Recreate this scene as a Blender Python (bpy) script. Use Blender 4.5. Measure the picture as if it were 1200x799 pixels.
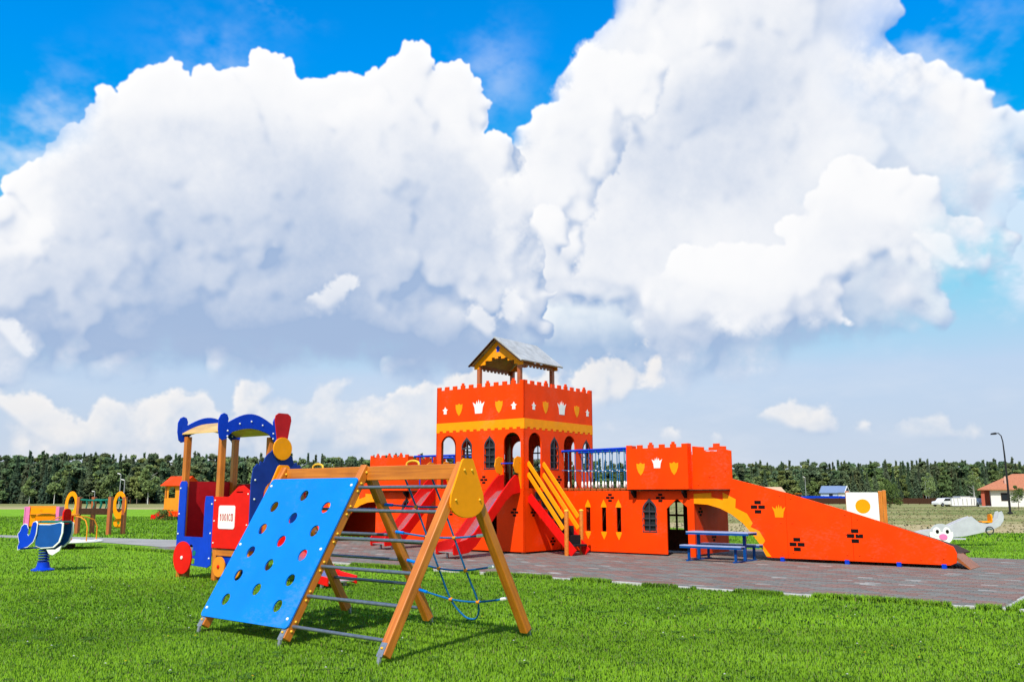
import bpy, bmesh, math, random
import numpy as np
from mathutils import Vector, Matrix
from mathutils.geometry import tessellate_polygon
for o in list(bpy.data.objects): bpy.data.objects.remove(o)
S=bpy.context.scene; COL=S.collection
R=math.radians
# ------------------------------------------------------------------ camera
FPX,HZ,EYE=1040.0,581.0,1.35
PT=math.atan((HZ-399.5)/FPX)
cd=bpy.data.cameras.new('camera'); cam=bpy.data.objects.new('camera',cd); COL.objects.link(cam)
cd.sensor_width=36.0; cd.lens=36.0*FPX/1200.0; cd.clip_start=.1; cd.clip_end=6000
cam.location=(0,0,EYE); cam.rotation_euler=(R(90)+PT,0,0); S.camera=cam
# ------------------------------------------------------------------ sun
SUN_EL=R(48); SUN_AZ=R(197)                     # bearing clockwise from +Y
sd=Vector((math.sin(SUN_AZ)*math.cos(SUN_EL),math.cos(SUN_AZ)*math.cos(SUN_EL),math.sin(SUN_EL)))
sl=bpy.data.lights.new('sun','SUN'); sun=bpy.data.objects.new('sun',sl); COL.objects.link(sun)
sl.energy=2.5; sl.angle=R(0.9); sl.color=(1,.95,.87)
sun.rotation_euler=sd.to_track_quat('Z','Y').to_euler(); sun.location=(-20,-20,40)
# ------------------------------------------------------------------ view
S.view_settings.view_transform='Standard'; S.view_settings.look='None'
S.view_settings.exposure=1.05; S.view_settings.gamma=1.0; S.view_settings.use_curve_mapping=False
S.render.engine='CYCLES'
S.cycles.use_denoising=True
S.cycles.max_bounces=6; S.cycles.diffuse_bounces=3; S.cycles.glossy_bounces=3; S.cycles.transparent_max_bounces=8
S.cycles.sample_clamp_indirect=6
# ------------------------------------------------------------------ sky: clear sky with cumulus computed here over bearing and elevation
def make_clouds(az0,az1,el1,ppd,detail):
    """cloud radiance (premultiplied) and cover over bearing az0..az1, elevation 0..el1 degrees"""
    rng=np.random.default_rng(11)
    W=int(round((az1-az0)*ppd));HH=int(round(el1*ppd))
    F_,CX_,CY_,PT=1040.,600.,399.5,math.atan(181.5/1040)
    def azel(px,py):
        x=(px-CX_)/F_;y=-(py-CY_)/F_
        d=(x,math.cos(PT)-y*math.sin(PT),math.sin(PT)+y*math.cos(PT))
        n=math.sqrt(sum(c*c for c in d))
        return math.degrees(math.atan2(d[0],d[1])),math.degrees(math.asin(d[2]/n))
    AZ=(az0+(np.arange(W)+.5)/ppd).astype(np.float32);EL=((np.arange(HH)+.5)/ppd).astype(np.float32)
    el=EL[:,None]*np.ones((1,W),np.float32)
    def vnoise(cell,seed,sx=1.):
        r=np.random.default_rng(seed)
        gw=int(round(360/cell/sx))+1;gh=int(90/cell)+3
        g=r.random((gh,gw),dtype=np.float32);g[:,-1]=g[:,0]
        y=EL/cell;x=(AZ+180)/360*(gw-1)
        i=np.clip(y.astype(int),0,gh-2);fy=y-i;fy=fy*fy*(3-2*fy);j=np.clip(x.astype(int),0,gw-2);fx=x-j;fx=fx*fx*(3-2*fx)
        a=g[i]*(1-fy)[:,None]+g[i+1]*fy[:,None]
        return (a[:,j]*(1-fx)+a[:,j+1]*fx).astype(np.float32)
    def fbm(cell,octs,seed,gain=.5,sx=1.):
        s=0;w=1;t=0
        for k in range(octs):
            if cell/2**k*ppd<1.2: break
            s=s+w*vnoise(cell/2**k,seed+k,sx);t+=w;w*=gain
        return s/t-.5
    def blur1(a,k,ax):
        k=max(1,int(k));a=np.moveaxis(a,ax,0)
        p=np.concatenate([np.repeat(a[:1],k,0),a,np.repeat(a[-1:],k,0)],0)
        c=np.cumsum(p,0,dtype=np.float64);n=a.shape[0]
        c=np.concatenate([np.zeros_like(c[:1]),c],0)
        return np.moveaxis(((c[2*k+1:2*k+1+n]-c[:n])/(2*k+1)).astype(np.float32),0,ax)
    def blur(a,deg):
        k=deg*ppd*.6
        if k<.6: return a
        for _ in range(2): a=blur1(blur1(a,round(k),0),round(k),1)
        return a
    sm=lambda a,b,x:(lambda t:t*t*(3-2*t))(np.clip((x-a)/(b-a),0,1))
    wx=fbm(2.6,7,100,.63);wy=fbm(2.6,7,200,.63)
    jj,ii=np.meshgrid(np.arange(W),np.arange(HH))
    def splat(h,cx,cy,r,z):
        X=(cx-az0)*ppd;Y=cy*ppd;R=r*ppd
        x0,x1=max(0,int(X-R)),min(W,int(X+R)+2);y0,y1=max(0,int(Y-R)),min(HH,int(Y+R)+2)
        if y1<=y0 or x1<=x0: return
        d=R*R-(np.arange(x0,x1)-X)[None,:]**2-(np.arange(y0,y1)-Y)[:,None]**2
        v=np.where(d>0,z+np.sqrt(np.maximum(d,0))/ppd,-9)
        s=h[y0:y1,x0:x1];np.maximum(s,v,out=s)
    def grow(h,cx,cy,r,z,lev):
        splat(h,cx,cy,r,z)
        if lev==0 or r*ppd<2.5: return
        for _ in range({4:11,3:9,2:7,1:5}[lev]):
            a=rng.uniform(0,2*math.pi);q=math.sqrt(rng.uniform(.08,1))*.97
            rr=r*rng.uniform(.25,.5)
            grow(h,cx+r*q*math.cos(a),cy+r*q*math.sin(a)*.95,rr,z+math.sqrt(max(0,1-q*q))*r*.75,lev-1)
    def layer(blobs,lev=3,warp=1.0):
        h=np.full((HH,W),-9,np.float32)
        for b in blobs: grow(h,*b,lev)
        sx=np.clip(np.rint(jj+wx*warp*ppd*2.),0,W-1).astype(np.int32);sy=np.clip(np.rint(ii+wy*warp*ppd*2.),0,HH-1).astype(np.int32)
        return h[sy,sx]
    def P(lst):
        o=[]
        for px,py,r in lst:
            a,e=azel(px,py);o.append((a,e,r/18.15,0.))
        return o
    L=np.array((-.66,.60,.45),np.float32);L/=np.linalg.norm(L)
    rgb=np.zeros((HH,W,3),np.float32);alpha=np.zeros((HH,W),np.float32)
    lowf=fbm(8,6,300,.55);mid=fbm(2.4,6,400,.6);fine=fbm(.8,5,500,.65);lump=fbm(5,4,600)
    def gauss(lst):
        s=np.zeros((HH,W),np.float32)
        for px,py,rx,ry,v in lst:
            a,e=azel(px,py)
            s+=v*np.exp(-(((AZ+wx.mean()-a)*18.15/rx)**2)[None,:]-(((EL-e)*18.15/ry)**2)[:,None])
        return s
    def shade(h,dark,light,bright=.7,crisp=.16,softb=1.6,relief=.5,macro=None,veil=0.,bump=1.,erode=None):
        nonlocal rgb,alpha
        present=(h>-5).astype(np.float32)
        if present.max()==0: return
        hmin=float(h[h>-5].min());hh=np.where(h>-5,h,hmin)
        pc=blur(present,crisp);pb=blur(present,softb)
        gy,gx=np.gradient(pb);g=(gy*.85+gx*.75)*ppd*softb*2.2         # >0 on edges turned away from the sun
        w=sm(-.12,.38,g+mid*.4)
        a=sm(.28,.72,pc+fine*.85)*sm(.02,.15,pc)*(1-w)+sm(.42,.95,pb+mid*.55+fine*.25)*sm(.25,.9,blur(present,softb*.4))*w
        a*=1-veil
        if erode is not None: a*=1-np.clip(erode,0,1)*sm(-.22,.26,mid*.7+fine*.12-lowf*.9+.03)
        hs=blur(hh,.16);out=0
        for s,wt,rl in ((.12,.20,.9),(.40,.28,1.2),(1.0,.30,1.3),(2.4,.28,1.9)):
            hq=blur(hs,s);gy,gx=np.gradient(hq);gx=gx*ppd*relief*rl;gy=gy*ppd*relief*rl
            out=out+wt*(-gx*L[0]-gy*L[1]+L[2])/np.sqrt(gx*gx+gy*gy+1)
        shd=np.zeros_like(hs)
        for dist in (.35,.7,1.2,2.,3.2):                               # billows shade what lies behind them as the sun sees it
            dx=int(round(dist*L[0]/.9*ppd));dy=int(round(dist*L[1]/.9*ppd))
            up=np.roll(np.roll(hs,-dx,1),-dy,0);shd=np.maximum(shd,np.clip((up-hs-dist*.42)/(dist*.6+.15),0,1))
        shd=blur(shd,.22)
        occ=np.clip((hs-blur(hs,1.3))*.5,-.22,.4)
        rim=sm(.98,.72,pb)
        lit=sm(-.05,.40,lump*1.3+lowf)                                     # where billows stand out
        b=bright+(1.05*(out-.45)+.55*occ)*bump*(.20+.80*np.maximum(lit,rim))+.66*lowf+.34*mid+.16*fine
        b=b-.26*shd*bump+.03
        if macro is not None: b=b+macro
        b=b-.25*w+.30*sm(.0,.5,-g)
        b=np.where(b>.6,.6+.40*(1-np.exp(-(b-.6)/.40)),b);b=np.clip(b,-.3,1.0)[...,None]
        col=np.array(dark,np.float32)*(1-b)+np.array(light,np.float32)*b
        rgb=rgb*(1-a[...,None])+col.astype(np.float32)*a[...,None]
        alpha=alpha*(1-a)+a
    DK=(.52,.615,.79);WH=(.99,.99,1.0)
    def wild(n,e0,e1,r0,r1):        # the same kinds of cloud go on all round
        r=np.random.default_rng(n);o=[]
        while len(o)<n:
            a=r.uniform(-180,180);v=(a,r.uniform(e0,e1),r.uniform(r0,r1),0.)
            if abs(a)>40: o.append(v)
        return o if detail<3 else []
    # blobs given by their place in the photograph's sky, carried over to bearing and elevation
    back=P([(760,330,110),(900,330,100),(1030,330,60),(640,400,60),(540,410,50),(860,390,34),(700,415,40),(1000,360,40)])
    right=P([(770,70,72),(850,70,110),(930,130,120),(1010,200,105),(1090,200,80),(1150,215,46),(900,260,145),(760,255,125),(1050,300,70),(700,165,72),(1140,280,40),(650,260,86),(820,-50,80),(910,-60,110),(1030,130,50),(650,190,50),(720,110,50)])+wild(46,8,38,4,9)
    left=P([(185,150,52),(120,225,42),(300,135,52),(312,88,24),(395,150,66),(465,122,52),(520,140,44),(255,150,40),(240,230,120),(390,260,140),(520,260,112),(150,300,120),(70,200,14),(88,180,9),(52,215,10),(300,350,90),(470,350,90),(120,370,70),(20,300,50),(30,250,26),(-60,350,110),(-120,250,80),(560,330,80),(210,200,90)])
    front=P([(650,215,50),(620,255,42),(690,150,44),(745,95,36),(575,245,30),(645,300,36),(700,80,30)])
    bill=P([(1000,235,44),(960,300,50),(1060,260,42),(1120,290,36),(830,330,42),(890,345,54),(950,350,34),(780,350,32),(640,280,28)])
    puff=P([(375,345,20),(402,332,12),(355,355,12),(560,382,22),(525,392,12),(600,372,16),(10,300,26),(5,400,18),(30,280,12),(1095,290,28)])
    low=P([(120,505,28),(190,495,26),(60,520,22),(260,505,30),(380,480,26),(420,500,30),(480,490,34),(340,510,24),(540,480,38),(630,470,32),(690,450,22),(240,480,18),(710,500,11),(790,505,11),(925,500,22),(900,505,13),(960,505,13),(1085,495,22),(1110,505,17),(1060,505,11),(1160,510,11),(1010,515,8),(855,520,9),(20,530,18),(160,525,26),(440,530,28),(590,440,26),(720,440,20),(770,425,16),(90,540,30),(230,535,34),(330,535,34),(520,530,36),(590,520,30),(20,500,22),(300,470,20),(660,500,24)])+wild(70,1.5,6,1,2.4)
    m=gauss([(430,245,190,105,-.52),(230,320,260,110,-.38),(250,390,330,60,-.35),(420,410,330,32,-.55),(170,230,70,60,-.25),(800,190,120,95,-.52),(880,100,60,50,-.35),(1130,240,90,60,-.25),(760,400,240,30,-.45),(1120,340,120,70,-.25),(300,110,90,50,.25),(440,190,40,45,.30),(410,240,35,25,.25),(215,210,60,30,.15),(470,130,50,40,.2),(690,200,70,110,.25),(870,340,110,40,.15)])
    # pale haze towards the horizon, behind the clouds
    t=np.clip(1-el/(18+8*lowf),0,1);a=(.88*t**.85).astype(np.float32)
    hz=(np.array((.56,.69,.87),np.float32)*sm(1,10,el)[...,None]+np.array((.62,.68,.78),np.float32)*(1-sm(1,10,el))[...,None])
    rgb=hz.astype(np.float32)*a[...,None];alpha=a
    shade(layer(back,2,1.9),DK,WH,bright=.66,crisp=.6,softb=2.8,veil=.15,macro=m,bump=.6)
    er=gauss([(1150,350,130,100,1.),(980,395,180,30,.9),(1060,60,60,60,.8),(640,20,60,50,.6),(1190,230,50,60,.6)]);er2=.85*sm(.22,-.22,lowf+mid)
    shade(layer(right,detail,1.3),DK,WH,bright=.90,crisp=.22,softb=2.,macro=m,erode=er)
    shade(layer(left,detail+1,1.1),DK,WH,bright=.80,crisp=.13,softb=2.7,macro=m)
    shade(layer(front,detail,1.4),DK,WH,bright=1.0,crisp=.75,softb=3.8,macro=m*.4)
    shade(layer(bill,detail,1.4),DK,WH,bright=1.0,crisp=.25,softb=2.6,macro=m*.3,erode=gauss([(1150,300,60,60,.9)]))
    shade(layer(puff,3,2.2),DK,WH,bright=1.0,crisp=.7,softb=2.0,veil=.35)
    shade(layer(low,3,2.2),(.56,.64,.78),(1.0,.95,.90),bright=.76,crisp=.6,softb=2.6,veil=.24,bump=1.3,erode=er2)
    wi=fbm(4.0,7,800,.62,sx=1.6);a=sm(-.10,.24,wi)*gauss([(10,180,110,60,.85),(90,130,60,40,.35),(250,80,60,50,.35),(575,90,50,50,.4),(1080,50,90,70,.5),(1190,330,140,110,.95),(1190,200,60,80,.7),(330,5,40,20,.4)])*.9;a=np.clip(a,0,.8)*(1-alpha*.999)
    rgb=rgb+np.array((.80,.88,1.),np.float32)*a[...,None];alpha=alpha+a
    st=fbm(3.5,6,700,.6,sx=3.)                                          # thin streaky haze low down
    a=sm(-.12,.30,st)*sm(11,4,el)*sm(-.5,1.,el)*.40
    rgb=rgb*(1-a[...,None])+np.array((.74,.79,.88),np.float32)*a[...,None];alpha=alpha*(1-a)+a
    for dg,am in ((.22,.32),(.7,.18)):                                  # crisp billow edges
        d=np.stack([rgb[...,c]-blur(rgb[...,c],dg) for c in range(3)],-1);rgb=rgb+am*d*sm(.5,.95,alpha)[...,None]
    rgb=np.clip(rgb,0,1.03).astype(np.float32)
    return rgb,alpha

def to_image(name,rgb,a):
    h,w=a.shape
    im=bpy.data.images.new(name,w,h,alpha=True,float_buffer=True)
    im.colorspace_settings.name='Non-Color'; im.alpha_mode='CHANNEL_PACKED'
    px=np.empty((h,w,4),np.float32); px[...,:3]=rgb; px[...,3]=a
    im.pixels.foreach_set(px.ravel()); im.update(); im.pack()
    return im
wd=bpy.data.worlds.new('World'); S.world=wd; wd.use_nodes=True
nt=wd.node_tree; N=nt.nodes; Lk=nt.links; N.clear()
def wn(t,**k):
    n=N.new(t)
    for a,b in k.items(): setattr(n,a,b)
    return n
def wm(op,a,b=None,c=None,clamp=False):
    n=N.new('ShaderNodeMath'); n.operation=op; n.use_clamp=clamp
    for i,x in enumerate((a,b,c)):
        if x is None: continue
        if isinstance(x,(int,float)): n.inputs[i].default_value=x
        else: Lk.new(x,n.inputs[i])
    return n.outputs[0]
sky=wn('ShaderNodeTexSky',sky_type='NISHITA',sun_disc=False,sun_elevation=SUN_EL,sun_rotation=SUN_AZ,air_density=1.0,dust_density=.6,ozone_density=3.0)
hs=wn('ShaderNodeHueSaturation'); hs.inputs['Saturation'].default_value=1.5; hs.inputs['Value'].default_value=1.0
Lk.new(sky.outputs[0],hs.inputs['Color'])
tc=wn('ShaderNodeTexCoord'); sx=wn('ShaderNodeSeparateXYZ'); Lk.new(tc.outputs['Generated'],sx.inputs[0])
az=wm('ARCTAN2',sx.outputs[0],sx.outputs[1]); el=wm('ARCSINE',sx.outputs[2])
def cloud_tex(az0,az1,el1,ppd,detail,interp):
    im=to_image('cloud_map',*make_clouds(az0,az1,el1,ppd,detail))
    u=wm('MULTIPLY_ADD',az,180/math.pi/(az1-az0),-az0/(az1-az0)); v=wm('MULTIPLY',el,180/math.pi/el1)
    cx=wn('ShaderNodeCombineXYZ'); Lk.new(u,cx.inputs[0]); Lk.new(v,cx.inputs[1])
    t=wn('ShaderNodeTexImage',extension='EXTEND',interpolation=interp); t.image=im; Lk.new(cx.outputs[0],t.inputs[0])
    return t
hi=cloud_tex(-40,40,40,17.0,3,'Cubic'); lo=cloud_tex(-180,180,90,4.0,2,'Linear')
# the finely drawn part fades into the coarser one well outside the picture
def inside(x,lim): return wm('MULTIPLY',wm('SUBTRACT',R(lim),wm('ABSOLUTE',x)),1/R(3),clamp=True)
k=wm('MULTIPLY',inside(az,39),inside(el,39))
mc=wn('ShaderNodeMix',data_type='RGBA'); Lk.new(k,mc.inputs[0]); Lk.new(lo.outputs[0],mc.inputs[6]); Lk.new(hi.outputs[0],mc.inputs[7])
ma=wn('ShaderNodeMix',data_type='FLOAT'); Lk.new(k,ma.inputs[0]); Lk.new(lo.outputs[1],ma.inputs[2]); Lk.new(hi.outputs[1],ma.inputs[3])
b1=wn('ShaderNodeBackground'); b1.inputs[1].default_value=.13; dk=wn('ShaderNodeMix',data_type='RGBA',blend_type='DARKEN'); dk.inputs[0].default_value=1.0; dk.inputs[7].default_value=(1.75,2.45,3.35,1); Lk.new(hs.outputs[0],dk.inputs[6]); Lk.new(dk.outputs[2],b1.inputs[0])
b2=wn('ShaderNodeBackground'); b2.inputs[1].default_value=.48; Lk.new(mc.outputs[2],b2.inputs[0])
b0=wn('ShaderNodeBackground'); b0.inputs[0].default_value=(0,0,0,1)
mx=wn('ShaderNodeMixShader'); Lk.new(ma.outputs[0],mx.inputs[0]); Lk.new(b1.outputs[0],mx.inputs[1]); Lk.new(b0.outputs[0],mx.inputs[2])
ad=wn('ShaderNodeAddShader'); Lk.new(mx.outputs[0],ad.inputs[0]); Lk.new(b2.outputs[0],ad.inputs[1])
wo=wn('ShaderNodeOutputWorld'); Lk.new(ad.outputs[0],wo.inputs[0])
wd.cycles.sampling_method='MANUAL'; wd.cycles.sample_map_resolution=1024
# ------------------------------------------------------------------ materials
M={}
def mat(name,col,rough=.5,metal=0.,var=.08,scale=6.,bump=.0,bscale=60.,coat=0.,col2=None,spec=.10,detail=5,rvar=.12,scuff=0.):
    m=bpy.data.materials.new(name); m.use_nodes=True; t=m.node_tree; n=t.nodes; l=t.links
    p=n['Principled BSDF']; p.inputs['Roughness'].default_value=rough; p.inputs['Metallic'].default_value=metal
    if spec is not None: p.inputs['Specular IOR Level'].default_value=spec
    if coat: p.inputs['Coat Weight'].default_value=coat; p.inputs['Coat Roughness'].default_value=.25
    tc=n.new('ShaderNodeTexCoord')
    nz=n.new('ShaderNodeTexNoise'); nz.inputs['Scale'].default_value=scale; nz.inputs['Detail'].default_value=detail; nz.inputs['Roughness'].default_value=.6
    l.new(tc.outputs['Object'],nz.inputs['Vector'])
    r=n.new('ShaderNodeValToRGB'); r.color_ramp.elements[0].position=.32; r.color_ramp.elements[1].position=.68
    c2=col2 or tuple(min(1,c*(1+var)) for c in col); c1=tuple(c*(1-var) for c in col)
    r.color_ramp.elements[0].color=(*c1,1); r.color_ramp.elements[1].color=(*c2,1)
    l.new(nz.outputs['Fac'],r.inputs['Fac']); l.new(r.outputs[0],p.inputs['Base Color'])
    mr=n.new('ShaderNodeMapRange'); mr.inputs[3].default_value=max(.03,rough-rvar); mr.inputs[4].default_value=min(1,rough+rvar)
    n3=n.new('ShaderNodeTexNoise'); n3.inputs['Scale'].default_value=scale*2.7; n3.inputs['Detail'].default_value=4; l.new(tc.outputs['Object'],n3.inputs['Vector'])
    l.new(n3.outputs['Fac'],mr.inputs[0]); l.new(mr.outputs[0],p.inputs['Roughness'])
    if scuff:
        mp=n.new('ShaderNodeMapping');mp.inputs['Scale'].default_value=(1,1,2.2);mp.inputs['Rotation'].default_value=(.3,.5,.2);l.new(tc.outputs['Object'],mp.inputs[0])
        s1=n.new('ShaderNodeTexNoise');s1.inputs['Scale'].default_value=14;s1.inputs['Detail'].default_value=9;s1.inputs['Roughness'].default_value=.75;l.new(mp.outputs[0],s1.inputs['Vector'])
        s2=n.new('ShaderNodeTexNoise');s2.inputs['Scale'].default_value=1.3;s2.inputs['Detail'].default_value=3;l.new(tc.outputs['Object'],s2.inputs['Vector'])
        mu=n.new('ShaderNodeMath');mu.operation='MULTIPLY';l.new(s1.outputs['Fac'],mu.inputs[0]);l.new(s2.outputs['Fac'],mu.inputs[1])
        rr=n.new('ShaderNodeMapRange');rr.inputs[1].default_value=.28;rr.inputs[2].default_value=.42;rr.inputs[4].default_value=scuff;l.new(mu.outputs[0],rr.inputs[0])
        sm_=n.new('ShaderNodeMix');sm_.data_type='RGBA';l.new(rr.outputs[0],sm_.inputs[0]);l.new(r.outputs[0],sm_.inputs[6]);sm_.inputs[7].default_value=(.42,.36,.31,1);l.new(sm_.outputs[2],p.inputs['Base Color'])
    if bump:
        n2=n.new('ShaderNodeTexNoise'); n2.inputs['Scale'].default_value=bscale; n2.inputs['Detail'].default_value=4; l.new(tc.outputs['Object'],n2.inputs['Vector'])
        b=n.new('ShaderNodeBump'); b.inputs['Strength'].default_value=bump; b.inputs['Distance'].default_value=.01
        l.new(n2.outputs['Fac'],b.inputs['Height']); l.new(b.outputs[0],p.inputs['Normal'])
    M[name]=m; return m
def wood(name,c1,c2,rough=.45,coat=.15):
    m=bpy.data.materials.new(name); m.use_nodes=True; t=m.node_tree; n=t.nodes; l=t.links
    p=n['Principled BSDF']; p.inputs['Roughness'].default_value=rough; p.inputs['Coat Weight'].default_value=coat; p.inputs['Coat Roughness'].default_value=.3
    at=n.new('ShaderNodeAttribute'); at.attribute_name='grain'
    mp=n.new('ShaderNodeMapping'); mp.inputs['Scale'].default_value=(1.2,38,38); l.new(at.outputs['Vector'],mp.inputs['Vector'])
    nz=n.new('ShaderNodeTexNoise'); nz.inputs['Scale'].default_value=1.; nz.inputs['Detail'].default_value=6; nz.inputs['Distortion'].default_value=.6; l.new(mp.outputs[0],nz.inputs['Vector'])
    r=n.new('ShaderNodeValToRGB'); r.color_ramp.elements[0].position=.3; r.color_ramp.elements[1].position=.7
    r.color_ramp.elements[0].color=(*c1,1); r.color_ramp.elements[1].color=(*c2,1)
    l.new(nz.outputs['Fac'],r.inputs['Fac'])
    n4=n.new('ShaderNodeTexNoise'); n4.inputs['Scale'].default_value=3.; l.new(at.outputs['Vector'],n4.inputs['Vector'])
    mm=n.new('ShaderNodeMix'); mm.data_type='RGBA'; mm.blend_type='MULTIPLY'; mm.inputs[0].default_value=.5
    r2=n.new('ShaderNodeValToRGB'); r2.color_ramp.elements[0].color=(.6,.55,.5,1); r2.color_ramp.elements[1].color=(1,1,1,1); r2.color_ramp.elements[0].position=.3; r2.color_ramp.elements[1].position=.55
    l.new(n4.outputs['Fac'],r2.inputs[0]); l.new(r.outputs[0],mm.inputs[6]); l.new(r2.outputs[0],mm.inputs[7]); l.new(mm.outputs[2],p.inputs['Base Color'])
    b=n.new('ShaderNodeBump'); b.inputs['Strength'].default_value=.25; b.inputs['Distance'].default_value=.004
    l.new(nz.outputs['Fac'],b.inputs['Height']); l.new(b.outputs[0],p.inputs['Normal'])
    M[name]=m; return m
def vcol(name,rough=.6,attr='tint',trans=0.,spec=.3,up=0.):
    m=bpy.data.materials.new(name); m.use_nodes=True; t=m.node_tree; n=t.nodes; l=t.links
    p=n['Principled BSDF']; p.inputs['Roughness'].default_value=rough; p.inputs['Specular IOR Level'].default_value=spec
    at=n.new('ShaderNodeAttribute'); at.attribute_name=attr; l.new(at.outputs['Color'],p.inputs['Base Color'])
    if up:
        ge=n.new('ShaderNodeNewGeometry');mv=n.new('ShaderNodeMix');mv.data_type='VECTOR';mv.inputs[0].default_value=up;mv.inputs[5].default_value=(0,0,1);l.new(ge.outputs['Normal'],mv.inputs[4]);l.new(mv.outputs[1],p.inputs['Normal'])
    if trans:
        tr=n.new('ShaderNodeBsdfTranslucent'); l.new(at.outputs['Color'],tr.inputs[0]); ms=n.new('ShaderNodeMixShader'); ms.inputs[0].default_value=trans
        l.new(p.outputs[0],ms.inputs[1]); l.new(tr.outputs[0],ms.inputs[2]); l.new(ms.outputs[0],n['Material Output'].inputs[0])
    M[name]=m; return m
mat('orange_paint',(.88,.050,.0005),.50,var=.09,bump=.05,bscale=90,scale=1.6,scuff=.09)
mat('yellow_paint',(.92,.30,.003),.42,scuff=.12,var=.06,bump=.04,bscale=90)
mat('white_paint',(.80,.79,.77),.45,var=.04)
mat('red_paint',(.70,.008,.006),.35,var=.08,bump=.03)
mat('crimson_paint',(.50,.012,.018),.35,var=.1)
mat('blue_paint',(.003,.045,.50),.4,var=.1)
mat('navy_paint',(.010,.035,.24),.42,var=.12)
mat('sky_blue_paint',(.002,.185,.70),.40,var=.06,bump=.05,bscale=50,scale=2.5,scuff=.10)
mat('pink_paint',(.75,.18,.42),.45)
mat('grey_panel',(.46,.46,.51),.5)
mat('dark_grey',(.045,.045,.055),.5,var=.2)
mat('black_mark',(.007,.005,.005),.7)
mat('dark_tread',(.02,.02,.022),.75)
mat('galvanised',(.34,.36,.40),.42,metal=.75,var=.15,scale=25)
mat('rung_steel',(.16,.19,.24),.42,metal=.55,var=.15,scale=25)
mat('steel_sheet',(.72,.72,.74),.25,metal=.9,var=.1,scale=4)
mat('roof_sheet',(.45,.445,.44),.6,metal=.2,var=.2,scale=4)
mat('bolt_yellow',(.80,.45,.04),.35)
mat('bolt_white',(.75,.75,.72),.35)
mat('rope_blue',(.010,.13,.33),.8,var=.35,scale=80)
mat('rope_green',(.01,.16,.12),.8,var=.3,scale=60)
mat('clip_orange',(.75,.25,.02),.45)
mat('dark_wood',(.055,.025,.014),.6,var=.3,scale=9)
mat('concrete',(.42,.41,.38),.9,var=.15,scale=14,bump=.2)
mat('tyre',(.02,.02,.02),.8)
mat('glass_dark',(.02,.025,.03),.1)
mat('plaster',(.72,.70,.66),.85,var=.06)
mat('roof_orange',(.44,.17,.09),.7,var=.2)
mat('roof_blue',(.16,.22,.36),.6,var=.1)
mat('chimney_pink',(.55,.33,.26),.8)
mat('roof_tan',(.55,.38,.24),.7)
mat('wall_pale_blue',(.40,.50,.66),.7)
mat('brick_red',(.42,.10,.06),.8)
mat('pole_black',(.02,.02,.022),.5)
mat('pole_grey',(.35,.36,.37),.5)
mat('teal_fabric',(.02,.16,.14),.7)
mat('bark_white',(.55,.54,.50),.8,var=.35,scale=12)
mat('bark_brown',(.07,.05,.035),.85,var=.3)
mat('car_white',(.7,.7,.7),.25,coat=.5)
mat('car_dark',(.05,.06,.08),.25,coat=.5)
wood('wood_orange',(.46,.115,.007),(.68,.205,.014))
wood('wood_red',(.36,.075,.020),(.46,.12,.03))
wood('wood_brown',(.24,.060,.010),(.38,.11,.018))
wood('wood_yellow',(.62,.36,.09),(.78,.50,.16))
mat('rider_blue',(.010,.075,.30),.4,var=.1)
mat('table_blue',(.003,.06,.25),.4)
mat('table_top',(.30,.36,.55),.4)
vcol('leaves',.6,trans=.3,spec=.08,up=.6); vcol('grass_blades',.6,trans=.42,spec=.06,up=.96); vcol('paver',.85)
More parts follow.
